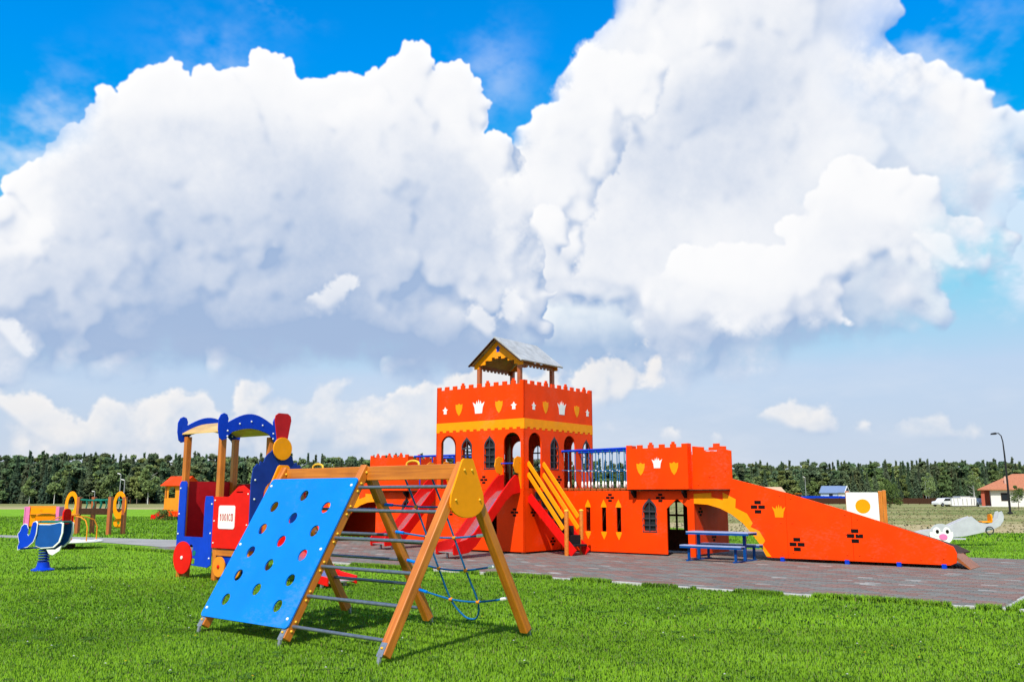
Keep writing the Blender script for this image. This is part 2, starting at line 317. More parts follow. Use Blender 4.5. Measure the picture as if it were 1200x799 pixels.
# ------------------------------------------------------------------ mesh helpers
def prop(o,label=None,cat=None,group=None,kind=None):
    if label: o['label']=label
    if cat: o['category']=cat
    if group: o['group']=group
    if kind: o['kind']=kind
    return o
def empty(name,loc,rz,label,cat,group=None):
    o=bpy.data.objects.new(name,None); COL.objects.link(o); o.location=loc; o.rotation_euler=(0,0,rz); o.empty_display_size=.2
    return prop(o,label,cat,group)
RNG=random.Random(5)
class MB:
    def __init__(s): s.v=[];s.f=[];s.g=[];s.sm=[]
    def add(s,vs,fs,gs=None,smooth=False):
        b=len(s.v); vs=[tuple(map(float,v)) for v in vs]
        s.v+=vs; s.g+=[tuple(g) for g in gs] if gs else vs
        s.f+=[tuple(b+i for i in f) for f in fs]; s.sm+=[smooth]*len(fs); return s
    def box(s,x0,x1,y0,y1,z0,z1):
        x0,x1=min(x0,x1),max(x0,x1);y0,y1=min(y0,y1),max(y0,y1);z0,z1=min(z0,z1),max(z0,z1)
        vs=[(x,y,z) for z in(z0,z1) for y in(y0,y1) for x in(x0,x1)]
        d=(x1-x0,y1-y0,z1-z0);k=d.index(max(d));o=RNG.random()*9
        gs=[(v[k]+o,v[(k+1)%3],v[(k+2)%3]+o) for v in vs]
        return s.add(vs,[(0,2,3,1),(4,5,7,6),(0,1,5,4),(2,6,7,3),(0,4,6,2),(1,3,7,5)],gs)
    def beam(s,p0,p1,w,h,side=(0,0,1)):
        p0,p1=Vector(p0),Vector(p1);a=(p1-p0).normalized();x=a.cross(Vector(side))
        if x.length<1e-4: x=a.cross(Vector((1,0,0)))
        x.normalize();y=x.cross(a).normalized();L=(p1-p0).length;o=RNG.random()*9
        vs=[];gs=[]
        for p,t in((p0,0),(p1,L)):
            for i,j in((-1,-1),(1,-1),(1,1),(-1,1)):
                vs.append(p+x*(w/2*i)+y*(h/2*j));gs.append((t+o,w/2*i+o,h/2*j))
        return s.add(vs,[(3,2,1,0),(4,5,6,7),(0,1,5,4),(1,2,6,5),(2,3,7,6),(3,0,4,7)],gs)
    def path(s,pts,r,n=8,closed=False,taper=None):
        P=[Vector(p) for p in pts];m=len(P);b=len(s.v);vs=[];gs=[];fs=[]
        t=(P[1]-P[0]).normalized();nx=t.orthogonal().normalized();L=0
        for i in range(m):
            if closed: t2=(P[(i+1)%m]-P[i-1]).normalized()
            else: t2=(P[min(i+1,m-1)]-P[max(i-1,0)]).normalized()
            nx=(nx-t2*nx.dot(t2)).normalized();ny=t2.cross(nx);rr=r if taper is None else r*taper[i]
            if i: L+=(P[i]-P[i-1]).length
            for k in range(n):
                a=2*math.pi*k/n;vs.append(P[i]+nx*math.cos(a)*rr+ny*math.sin(a)*rr);gs.append((L,rr*math.cos(a),rr*math.sin(a)))
        for i in range(m if closed else m-1):
            for k in range(n):
                a=i*n+k;c=i*n+(k+1)%n;d=((i+1)%m)*n
                fs.append((a,c,d+(k+1)%n,d+k))
        s.add(vs,fs,gs,True)
        if not closed: s.add([vs[k] for k in range(n)],[tuple(range(n))[::-1]]);s.add([vs[(m-1)*n+k] for k in range(n)],[tuple(range(n))])
        return s
    def tube(s,p0,p1,r,n=10): return s.path([p0,p1],r,n)
    def panel(s,outer,holes,t,o,xa,ya,off=0.):
        """flat board: 2-D outline with holes at o + x*xa + y*ya, front on the side of xa x ya, thickness t behind it"""
        o,xa,ya=Vector(o),Vector(xa).normalized(),Vector(ya).normalized();nn=xa.cross(ya).normalized()
        loops=[list(outer)]+[list(h) for h in holes]
        def area(p): return sum(p[i][0]*p[(i+1)%len(p)][1]-p[(i+1)%len(p)][0]*p[i][1] for i in range(len(p)))
        for i,p in enumerate(loops):
            if (area(p)<0)!=(i>0): loops[i]=p[::-1]
        flat=[p for lp in loops for p in lp];n=len(flat)
        tri=tessellate_polygon([[Vector((p[0],p[1],0)) for p in lp] for lp in loops])
        def pt(p,d): return o+xa*p[0]+ya*p[1]+nn*(off-d)
        oo=RNG.random()*5
        vs=[pt(p,0) for p in flat]+[pt(p,t) for p in flat];gs=[(p[0]+oo,p[1],0) for p in flat]+[(p[0]+oo,p[1],t) for p in flat];fs=[]
        for a,b,c in tri:
            p,q,r_=flat[a],flat[b],flat[c]
            if (q[0]-p[0])*(r_[1]-p[1])-(q[1]-p[1])*(r_[0]-p[0])<0: b,c=c,b
            fs.append((a,b,c));fs.append((n+c,n+b,n+a))
        k=0
        for lp in loops:
            m=len(lp)
            for i in range(m):
                a,b=k+i,k+(i+1)%m;fs.append((b,a,n+a,n+b))
            k+=m
        return s.add(vs,fs,gs)
    def lathe(s,prof,o=(0,0,0),n=20,axis=(0,0,1)):
        o=Vector(o);q=Vector((0,0,1)).rotation_difference(Vector(axis));vs=[];fs=[];m=len(prof)
        for r,z in prof:
            for k in range(n):
                a=2*math.pi*k/n;vs.append(o+q@Vector((r*math.cos(a),r*math.sin(a),z)))
        for i in range(m-1):
            for k in range(n): fs.append((i*n+k,i*n+(k+1)%n,(i+1)*n+(k+1)%n,(i+1)*n+k))
        s.add(vs,fs,None,True)
        s.add([vs[k] for k in range(n)],[tuple(range(n))[::-1]]);s.add([vs[(m-1)*n+k] for k in range(n)],[tuple(range(n))]);return s
    def ball(s,o,r,n=8,sq=(1,1,1)):
        prof=[(max(1e-4,math.sin(math.pi*i/n)),-math.cos(math.pi*i/n)) for i in range(n+1)]
        vs=[];fs=[]
        for rr,z in prof:
            for k in range(n):
                a=2*math.pi*k/n;vs.append((o[0]+rr*math.cos(a)*r*sq[0],o[1]+rr*math.sin(a)*r*sq[1],o[2]+z*r*sq[2]))
        for i in range(n):
            for k in range(n): fs.append((i*n+k,i*n+(k+1)%n,(i+1)*n+(k+1)%n,(i+1)*n+k))
        return s.add(vs,fs,None,True)
    def build(s,name,m,parent=None,bevel=0.,smooth=True,label=None):
        me=bpy.data.meshes.new(name);me.from_pydata(s.v,[],s.f);me.materials.append(M[m]);me.validate();me.update()
        if any(s.sm) and len(s.sm)==len(me.polygons):
            me.polygons.foreach_set('use_smooth',s.sm)
            try: me.set_sharp_from_angle(angle=R(40))
            except Exception: pass
        at=me.attributes.new('grain','FLOAT_VECTOR','POINT');at.data.foreach_set('vector',np.array(s.g,np.float32).ravel())
        o=bpy.data.objects.new(name,me);COL.objects.link(o)
        if parent: o.parent=parent
        if bevel:
            b=o.modifiers.new('b','BEVEL');b.width=bevel;b.segments=2;b.limit_method='ANGLE';b.angle_limit=R(35)
        if label: o['label']=label
        return o
def dup(o,parent=None,**k):
    c=o.copy();COL.objects.link(c);c.parent=parent
    for ch in o.children: dup(ch,c)
    return c
def bolts(pts,nrm,r,m,parent,name='bolt',h=.012):
    """one domed cap, repeated"""
    mb=MB().lathe([(r,0),(r*.92,h*.55),(r*.55,h),(r*.05,h*1.1)],(0,0,0),10,nrm)
    first=None
    for p in pts:
        if first is None: first=o=mb.build(name,m,parent)
        else: o=first.copy();COL.objects.link(o);o.parent=parent
        o.location=p
# 2-D outlines
def circ(cx,cy,r,n=20,ry=None): return [(cx+r*math.cos(2*math.pi*i/n),cy+(ry or r)*math.sin(2*math.pi*i/n)) for i in range(n)]
def rect(x0,x1,y0,y1): return [(x0,y0),(x1,y0),(x1,y1),(x0,y1)]
def rrect(x0,x1,y0,y1,r,n=4):
    o=[]
    for cx,cy,a in((x1-r,y0+r,-90),(x1-r,y1-r,0),(x0+r,y1-r,90),(x0+r,y0+r,180)):
        for i in range(n+1):
            t=R(a+90*i/n);o.append((cx+r*math.cos(t),cy+r*math.sin(t)))
    return o
def arch(cx,w,z0,z1,n=12):
    r=w/2;o=[(cx-r,z0),(cx+r,z0)]
    for i in range(n+1):
        t=math.pi*i/n;o.append((cx+r*math.cos(t),z1-r+r*math.sin(t)))
    return o
def gothic(cx,w,z0,z1,n=6,wob=0.):
    h=w*.8;r=w/2;o=[];zs=z1-h
    m=7
    for i in range(m+1): o.append((cx+r-(wob if i%2 else 0),z0+(zs-z0)*i/m))
    for i in range(1,n): t=i/n;o.append((cx+r*math.cos(t*math.pi/2)**.9,zs+h*t**.85*.92))
    o.append((cx+w*.05,z1-.03));o.append((cx,z1));o.append((cx-w*.05,z1-.03))
    for i in range(n-1,0,-1): t=i/n;o.append((cx-r*math.cos(t*math.pi/2)**.9,zs+h*t**.85*.92))
    for i in range(m,-1,-1): o.append((cx-r+(wob if i%2 else 0),z0+(zs-z0)*i/m))
    return o
def crown(cx,cy,s):
    p=[(-.36,-.5),(.36,-.5),(.42,-.05),(.62,.42),(.30,.22),(.20,.52),(.10,.24),(0,.62),(-.10,.24),(-.20,.52),(-.30,.22),(-.62,.42),(-.42,-.05)]
    return [(cx+x*s,cy+y*s) for x,y in p]
def star(cx,cy,s):
    p=[(-.30,-.5),(.30,-.5),(.26,-.05),(.55,.16),(.24,.22),(0,.58),(-.24,.22),(-.55,.16),(-.26,-.05)]
    return [(cx+x*s,cy+y*s) for x,y in p]
def shield(cx,cy,s):
    p=[(0,-.6),(.22,-.35),(.38,.05),(.40,.42),(.20,.36),(0,.48),(-.20,.36),(-.40,.42),(-.38,.05),(-.22,-.35)]
    return [(cx+x*s,cy+y*s) for x,y in p]
def battle(x0,x1,z,h=.09,n=9,extra=.06,every=3):
    """crenellated edge from x1 back to x0"""
    o=[];k=2*n-1;d=(x1-x0)/k
    for i in range(n):
        a=x1-2*i*d;e=extra if (i%every==every//2 and 0<i<n-1) else 0
        if e: o+=[(a,z+h),(a-d*.25,z+h),(a-d*.25,z+h+e),(a-d*.75,z+h+e),(a-d*.75,z+h),(a-d,z+h)]
        else: o+=[(a,z+h),(a-d,z+h)]
        if i<n-1: o+=[(a-d,z),(a-2*d,z)]
    return o
# ------------------------------------------------------------------ places
def gpt(px,py,z=0.):
    """point at height z under a place in the photograph"""
    x=(px-600)/FPX;y=-(py-399.5)/FPX
    d=Vector((x,math.cos(PT)-y*math.sin(PT),math.sin(PT)+y*math.cos(PT)));t=(z-EYE)/d.z
    return Vector((d.x*t,d.y*t,z))
def far(px,Y,z=0.): return Vector(((px-600)/FPX*(Y*math.cos(PT)+(z-EYE)*math.sin(PT)),Y,z))
C0=gpt(614.5,650); CA=R(38); CU=Vector((math.cos(CA),-math.sin(CA),0)); CV=Vector((math.sin(CA),math.cos(CA),0))
def cw(u,v,z=0.): return C0+CU*u+CV*v+Vector((0,0,z))
# ------------------------------------------------------------------ ground
def ground_mat(name,stops,scale,c_bump=.3,fine=30.,stretch=(1,1,1)):
    m=bpy.data.materials.new(name);m.use_nodes=True;t=m.node_tree;n=t.nodes;l=t.links;p=n['Principled BSDF'];p.inputs['Roughness'].default_value=.95;p.inputs['Specular IOR Level'].default_value=.1
    tc=n.new('ShaderNodeTexCoord');mp=n.new('ShaderNodeMapping');mp.inputs['Scale'].default_value=stretch;l.new(tc.outputs['Object'],mp.inputs[0])
    a=n.new('ShaderNodeTexNoise');a.inputs['Scale'].default_value=scale;a.inputs['Detail'].default_value=8;a.inputs['Roughness'].default_value=.65;l.new(mp.outputs[0],a.inputs['Vector'])
    b=n.new('ShaderNodeTexNoise');b.inputs['Scale'].default_value=fine;b.inputs['Detail'].default_value=6;b.inputs['Roughness'].default_value=.7;l.new(tc.outputs['Object'],b.inputs['Vector'])
    ad=n.new('ShaderNodeMath');ad.operation='MULTIPLY_ADD';ad.inputs[1].default_value=.45;l.new(b.outputs['Fac'],ad.inputs[0]);
    sb=n.new('ShaderNodeMath');sb.operation='MULTIPLY_ADD';sb.inputs[1].default_value=1.0;sb.inputs[2].default_value=-.225;l.new(a.outputs['Fac'],sb.inputs[0]);l.new(sb.outputs[0],ad.inputs[2])
    r=n.new('ShaderNodeValToRGB');e=r.color_ramp.elements
    e[0].position,e[0].color=stops[0][0],(*stops[0][1],1);e[1].position,e[1].color=stops[-1][0],(*stops[-1][1],1)
    for q,c in stops[1:-1]: x=e.new(q);x.color=(*c,1)
    l.new(ad.outputs[0],r.inputs[0]);l.new(r.outputs[0],p.inputs['Base Color'])
    bp=n.new('ShaderNodeBump');bp.inputs['Strength'].default_value=c_bump;bp.inputs['Distance'].default_value=.05;l.new(b.outputs['Fac'],bp.inputs['Height']);l.new(bp.outputs[0],p.inputs['Normal'])
    M[name]=m
ground_mat('field',[(.30,(.10,.15,.030)),(.45,(.20,.21,.065)),(.58,(.34,.29,.13)),(.72,(.18,.21,.055))],.035,.5,3.,(1,2.6,1))
ground_mat('lawn',[(.30,(.12,.25,.012)),(.5,(.18,.36,.016)),(.7,(.23,.42,.022))],.35,.5,14.)
ground_mat('path',[(.3,(.26,.25,.23)),(.7,(.38,.36,.33))],.8,.2,40.)
ground_mat('joint_sand',[(.3,(.10,.09,.08)),(.7,(.17,.15,.13))],3.,.2,40.)
ground_mat('dry_field',[(.30,(.24,.22,.09)),(.5,(.42,.33,.17)),(.7,(.48,.38,.20))],.25,.5,6.,(1,2.5,1))
def sheet(name,pts,z,m):
    mb=MB();mb.add([(x,y,z) for x,y in pts],[tuple(range(len(pts)))]);return prop(mb.build(name,m),kind='structure')
ring=lambda r,n=48:[(r*math.cos(2*math.pi*i/n),r*math.sin(2*math.pi*i/n)) for i in range(n)]
sheet('ground',ring(2500),-.012,'field')
rs=random.Random(3)
def ragged(pts,step,amp):
    o=[]
    for (a,b),(c,d) in zip(pts,pts[1:]):
        k=max(1,int(math.hypot(c-a,d-b)/step))
        for i in range(k): t=i/k;o.append((a+(c-a)*t+rs.uniform(-amp,amp)*(i>0),b+(d-b)*t+rs.uniform(-amp,amp)*(i>0)))
    o.append(pts[-1]);return o
lawn_edge=ragged([(60,33.5),(22,33.2),(8,34),(2,60),(-20,92),(-70,96),(-140,98)],2.5,.5)
sheet('lawn',[(-140,-30),(60,-30)]+lawn_edge,-.006,'lawn')
sheet('dry_meadow',ragged([(110,52),(60,46)],3,.6)+ragged([(60,46),(22,44.5),(9,46),(4,66),(-10,98),(-60,112),(-140,116)],3,.8)[1:]+list(reversed(ragged([(110,33.4),(60,33.5),(22,33.2),(8,34),(2,60),(-20,92),(-70,96),(-140,98)],400,0))),-.009,'dry_field')
# paved play area of small concrete blocks, with kerbs
PU0,PU1,PV0,PV1=-9.4,10.65,-4.5,5.3
pave=empty('paved_area',(C0.x,C0.y,0),-CA,None,None);pave['kind']='structure';
base=MB().add([(PU0,PV0,0),(PU1,PV0,0),(PU1,PV1,0),(PU0,PV1,0)],[(0,1,2,3)]).build('paving_bed','joint_sand',pave)
base['kind']='structure'
def pavers():
    r=np.random.default_rng(4);bl,bw,j=.25,.125,.006
    vs=[];fs=[];cs=[]
    RED=np.array((.205,.126,.102));GRY=np.array((.170,.162,.142));LT=np.array((.30,.28,.25))
    nu=int((PU1-PU0)/bl);nv=int((PV1-PV0)/bw)
    for b in range(nv):
        v0=PV0+b*bw;off=(b%2)*bl/2
        for a in range(-1,nu+1):
            u0=PU0+a*bl+off;u1=min(u0+bl-j,PU1-.002);uu=max(u0,PU0+.002)
            if u1-uu<.03: continue
            # staggered chevrons of red among grey
            q=(a*.5+b*.5*(1 if (b//6)%2 else -1))%4.0
            red=(q<1.7) ^ (r.random()<.13)
            c=(RED if red else GRY)*(r.uniform(.86,1.14))
            if r.random()<.02: c=LT*r.uniform(.8,1.2)
            h=.018+r.uniform(-.002,.002);k=len(vs);e=.006
            v1=v0+bw-j
            vs+=[(uu,v0,.002),(u1,v0,.002),(u1,v1,.002),(uu,v1,.002),(uu+e,v0+e,h),(u1-e,v0+e,h),(u1-e,v1-e,h),(uu+e,v1-e,h)]
            fs+=[(k+4,k+5,k+6,k+7),(k,k+1,k+5,k+4),(k+1,k+2,k+6,k+5),(k+2,k+3,k+7,k+6),(k+3,k,k+4,k+7)];cs+=[c]*8
    me=bpy.data.meshes.new('paver');me.from_pydata(vs,[],fs);me.materials.append(M['paver'])
    at=me.attributes.new('tint','FLOAT_COLOR','POINT');at.data.foreach_set('color',np.concatenate([np.array(cs,np.float32),np.ones((len(cs),1),np.float32)],1).ravel())
    o=bpy.data.objects.new('paver',me);COL.objects.link(o);o.parent=pave;o['kind']='stuff'
pavers()
ks=MB().box(0,.985,0,.08,-.05,.035).build('kerb_stone','concrete',pave,.006)
first=True
def kerb(u,v,rz):
    global first
    o=ks if first else ks.copy()
    if not first: COL.objects.link(o);o.parent=pave
    first=False;o.location=(u,v,rs.uniform(-.012,.004));o.rotation_euler=(0,0,rz+rs.uniform(-.006,.006))
for i in range(int(PU1-PU0)+1): kerb(PU0+i-.35 if i else PU0,PV0-.085,0)
for i in range(int(PV1-PV0)+1): kerb(PU1+.085,PV0+i,R(90))
# light grey footpath running off to the left
pp=[cw(-9.4,-3.4),cw(-13,-3.2),cw(-19,-3.6),cw(-26,-6.5),cw(-40,-15)];pq=[cw(-40,-12.5),cw(-26,-4.6),cw(-19,-2.2),cw(-13,-1.0),cw(-9.4,.3)]
sheet('footpath',[(p.x,p.y) for p in pp+pq],.004,'path')
# ------------------------------------------------------------------ grass blades
def cloc(X,Y): dx,dy=X-C0.x,Y-C0.y;return dx*math.cos(CA)-dy*math.sin(CA),dx*math.sin(CA)+dy*math.cos(CA)
def smooth_noise(X,Y,cell,seed):
    r=np.random.default_rng(seed);g=r.random((256,256));x=X/cell+128;y=Y/cell+20
    i=np.floor(x).astype(int);j=np.floor(y).astype(int);fx=x-i;fy=y-j;fx=fx*fx*(3-2*fx);fy=fy*fy*(3-2*fy);i%=255;j%=255
    return (g[i,j]*(1-fx)+g[i+1,j]*fx)*(1-fy)+(g[i,j+1]*(1-fx)+g[i+1,j+1]*fx)*fy
def path_mask(u,v):
    return (u<-9.2)&(u>-26)&(v>-3.7+np.minimum(0,(u+19)*.45))&(v<np.where(u>-13,.3+(u+9.4)*.36,-1+(u+13)*.2)+np.minimum(0,(u+19)*.2))
def blades(name,n,y0,y1,hgt,wid,seed,segs,pal,lim=None,lean=.5,power=1.,spots=None):
    r=np.random.default_rng(seed)
    Y=y0+(y1-y0)*r.random(n)**power;X=(r.random(n)*2-1)*(Y*.63+.8)
    u,v=cloc(X,Y)
    if spots is not None: X,Y=spots(r,n);u,v=cloc(X,Y)
    ok=~((u>PU0-.05)&(u<PU1+.12)&(v>PV0-.07)&(v<PV1+.05))&~path_mask(u,v)
    if spots is not None: ok[:]=True
    if lim is not None: ok&=lim(X,Y)
    # blades lean over the kerb here and there
    X,Y=X[ok],Y[ok];n=len(X)
    pn=.36*smooth_noise(X,Y,1.1,1)+.26*smooth_noise(X,Y,.4,2)+.38*smooth_noise(X*.7,Y*1.1,3.2,3);pn=np.clip((pn-.5)*1.7+.5,0,1)
    h=hgt*(.55+.75*r.random(n))*(.75+.5*pn);w=wid*(.7+.6*r.random(n))*(1+Y*.02)
    a=r.random(n)*2*np.pi;la=r.random(n)*2*np.pi;ln=lean*r.random(n)**1.2*h
    dx,dy=np.cos(a)*w/2,np.sin(a)*w/2;lx,ly=np.cos(la)*ln,np.sin(la)*ln
    t=np.clip(pn*1.5-.25+.35*(r.random(n)-.5),0,1)[:,None]
    c=pal[0]*(1-t)+pal[1]*t;c=c*(.86+.28*r.random((n,1)))
    dry=r.random(n)<.025;c[dry]=np.array((.36,.32,.14));pale=r.random(n)<.14;c[pale]=c[pale]*.5+np.array((.17,.24,.10))
    z0=-.004
    if segs==1:
        V=np.stack([np.stack([X-dx,Y-dy,np.full(n,z0)],1),np.stack([X+dx,Y+dy,np.full(n,z0)],1),np.stack([X+lx,Y+ly,h],1)],1).reshape(-1,3)
        k=3;idx=np.arange(n)[:,None]*3+np.array([0,1,2]);loops=idx.ravel();starts=np.arange(n)*3;tot=np.full(n,3)
    else:
        V=np.stack([np.stack([X-dx,Y-dy,np.full(n,z0)],1),np.stack([X+dx,Y+dy,np.full(n,z0)],1),np.stack([X+dx*.75+lx*.35,Y+dy*.75+ly*.35,h*.6],1),np.stack([X-dx*.75+lx*.35,Y-dy*.75+ly*.35,h*.6],1),np.stack([X+lx,Y+ly,h],1)],1).reshape(-1,3)
        k=5;b=np.arange(n)[:,None]*5
        loops=(b+np.array([0,1,2,3,3,2,4])).ravel();starts=(np.arange(n)[:,None]*7+np.array([0,4])).ravel();tot=np.tile([4,3],n)
    me=bpy.data.meshes.new(name);me.vertices.add(len(V));me.vertices.foreach_set('co',V.astype(np.float32).ravel())
    me.loops.add(len(loops));me.loops.foreach_set('vertex_index',loops.astype(np.int32));me.polygons.add(len(starts));me.polygons.foreach_set('loop_start',starts.astype(np.int32))
    me.update(calc_edges=True);me.validate()
    cc=np.repeat(np.concatenate([c,np.ones((n,1))],1),k,0).astype(np.float32)
    at=me.attributes.new('tint','FLOAT_COLOR','POINT');at.data.foreach_set('color',cc.ravel());me.materials.append(M['grass_blades'])
    o=bpy.data.objects.new(name,me);COL.objects.link(o);return o
GP=(np.array((.180,.380,.020)),np.array((.380,.690,.038)))
g=[blades('lawn_grass',300000,5.2,9.5,.028,.0062,21,2,GP),
   blades('lawn_grass',170000,9.2,15,.029,.008,22,2,GP),
   blades('lawn_grass',130000,14.8,28,.031,.013,23,1,GP),
   blades('lawn_grass',110000,27.5,60,.06,.03,24,1,GP,lim=lambda X,Y:(Y<33.3)|(X<8-(Y-34)*.23))]
def kerb_spots(r,n):
    u=PU0-.3+(PU1-PU0+.5)*r.random(n);v=PV0-.10+.19*(r.random(n)-.55)
    nz=smooth_noise(u,u*0,.55,8)*.6+smooth_noise(u,u*0,.17,9)*.4;keep=(nz>.42)&(v<PV0-.13+.30*(nz-.30))
    u,v=u[keep],v[keep];k=r.random(len(u))<.16
    u=np.where(k,PU1+.10+.09*r.random(len(u)),u);v=np.where(k,PV0+8*r.random(len(v)),v)
    X=C0.x+u*math.cos(CA)+v*math.sin(CA);Y=C0.y-u*math.sin(CA)+v*math.cos(CA);return X,Y
g.append(blades('kerb_grass',60000,0,1,.062,.009,31,2,GP,lean=.8,spots=kerb_spots))
lab=['short bright green grass in front of the climbing frame','short green grass between the climbing frame and the paving','short green grass around the train and the spring rider','short green grass behind the paved play area','longer ragged grass growing over the pale kerb']
for o,t in zip(g,lab): prop(o,t,'grass',kind='stuff')
dry=blades('meadow_grass',16000,33,110,.045,.06,25,1,(np.array((.24,.23,.09)),np.array((.48,.40,.20))),lim=lambda X,Y:(X>8-(Y-34)*.23),lean=.9)
prop(dry,'dry straw coloured meadow grass beyond the lawn','grass',kind='stuff')
def weeds():
    r=np.random.default_rng(91);Vs=[];Cs=[]
    for i in range(420):
        Y=5.6+10*r.random()**1.3;X=(r.random()*2-1)*(Y*.6)
        u,v=cloc(X,Y)
        if v>PV0-.3: continue
        k=r.integers(4,8);s=r.uniform(.025,.055);flower=r.random()<.22
        for q in range(k):
            a=2*math.pi*(q+r.random()*.5)/k;d=np.array((math.cos(a),math.sin(a)));e=np.array((-d[1],d[0]));b=np.array((X,Y))
            p=[(*(b+d*s*.1),.012),(*(b+d*s*.7+e*s*.28),.030),(*(b+d*s*1.2),.022),(*(b+d*s*.1),.012),(*(b+d*s*1.2),.022),(*(b+d*s*.7-e*s*.28),.030)]
            c=np.array((.09,.19,.03))*r.uniform(.8,1.4);Vs+=p;Cs+=[c]*6
        if flower:
            c=np.array((.75,.74,.66)) if r.random()<.7 else np.array((.75,.5,.03))
            for q in range(4):
                a=1.57*q;w=.010;Vs+=[(X,Y,.050),(X+w*math.cos(a),Y+w*math.sin(a),.043),(X+w*math.cos(a+1.57),Y+w*math.sin(a+1.57),.043)];Cs+=[c]*3
    o=bpy.data.objects.new('lawn_weeds',tri_mesh('lawn_weeds',np.array(Vs,dtype=np.float32),np.array(Cs),'grass_blades'));COL.objects.link(o);prop(o,'broad leaved weeds and clover scattered in the lawn','weeds',kind='stuff')
# ------------------------------------------------------------------ trees
def leaf_cloud(r,n,shape,h,w,trunk,size,pal):
    """leaf clumps as small crossed triangles through the crown; returns verts, colours"""
    if shape=='spruce':
        t=r.random(n)**.75;z=trunk+(h-trunk)*(1-t) ;rad=w/2*t*(.55+.45*r.random(n));a=r.random(n)*2*np.pi
        rad*=.75+.4*np.sin(z*5+a*0);X,Y,Z=rad*np.cos(a),rad*np.sin(a),z-rad*.25
    else:
        m=max(5,int(h*.9));cs=[]
        for i in range(m):
            t=(i+.5)/m;zz=trunk+(h-trunk)*(.08+.88*t)
            env=math.sin(math.pi*min(1,.18+.80*t)**(.8 if shape=='birch' else 1.3))**.7*w/2
            for q in range(2):
                aa=r.random()*6.28;rr=env*r.uniform(.2,.75);cs.append((rr*math.cos(aa),rr*math.sin(aa),zz,env*r.uniform(.35,.62)))
        cs=np.array(cs);k=r.integers(0,len(cs),n);d=r.normal(size=(n,3));d/=np.linalg.norm(d,axis=1)[:,None];rad=cs[k,3]*r.random(n)**.45
        X=cs[k,0]+d[:,0]*rad;Y=cs[k,1]+d[:,1]*rad;Z=np.minimum(cs[k,2]+d[:,2]*rad*.85,h)
    C=np.stack([X,Y,Z],1);ax=r.normal(size=(n,3));ax/=np.linalg.norm(ax,axis=1)[:,None];bx=np.cross(ax,r.normal(size=(n,3)));bx/=np.linalg.norm(bx,axis=1)[:,None]
    s=size*(.6+.8*r.random((n,1)))
    V=np.stack([C-ax*s*.5,C+ax*s*.35+bx*s*.45,C+ax*s*.35-bx*s*.45],1).reshape(-1,3)
    t=r.random((n,1));c=pal[0]*(1-t)+pal[1]*t
    return V,np.repeat(c,3,0)
PAL=dict(birch=(np.array((.140,.205,.070)),np.array((.250,.330,.115))),pine=(np.array((.098,.155,.080)),np.array((.165,.225,.108))),spruce=(np.array((.082,.132,.080)),np.array((.130,.185,.098))),bush=(np.array((.07,.12,.030)),np.array((.14,.20,.048))))
def tri_mesh(name,V,C,m,quads=None):
    n=len(V)//3;me=bpy.data.meshes.new(name);me.vertices.add(len(V));me.vertices.foreach_set('co',V.astype(np.float32).ravel())
    me.loops.add(3*n);me.loops.foreach_set('vertex_index',np.arange(3*n,dtype=np.int32));me.polygons.add(n);me.polygons.foreach_set('loop_start',np.arange(n,dtype=np.int32)*3)
    me.update(calc_edges=True)
    at=me.attributes.new('tint','FLOAT_COLOR','POINT');at.data.foreach_set('color',np.concatenate([C,np.ones((len(C),1))],1).astype(np.float32).ravel());me.materials.append(M[m]);return me
def trunk_tris(h,r0,col):
    k=6;V=[];
    ring=[(math.cos(2*math.pi*i/k),math.sin(2*math.pi*i/k)) for i in range(k)]
    for i in range(k):
        a,b=ring[i],ring[(i+1)%k];p=[(a[0]*r0,a[1]*r0,-.1),(b[0]*r0,b[1]*r0,-.1),(b[0]*r0*.35,b[1]*r0*.35,h),(a[0]*r0*.35,a[1]*r0*.35,h)]
        V+=[p[0],p[1],p[2],p[0],p[2],p[3]]
    return np.array(V),np.tile(np.array(col),(len(V),1))
rg=np.random.default_rng(77)
protos=[]
for i in range(4): protos.append(('birch',[leaf_cloud(rg,900,'birch',1.,.50,.10,.062,PAL['birch']),trunk_tris(.6,.007,(.30,.29,.26))]))
for i in range(3): protos.append(('pine',[leaf_cloud(rg,800,'pine',1.,.42,.22,.062,PAL['pine']),trunk_tris(.85,.011,(.13,.075,.045))]))
for i in range(3): protos.append(('spruce',[leaf_cloud(rg,900,'spruce',1.,.36,.03,.062,PAL['spruce']),trunk_tris(.9,.011,(.06,.045,.035))]))
protos=[(s,np.concatenate([p[0] for p in ps]),np.concatenate([p[1] for p in ps])) for s,ps in protos]
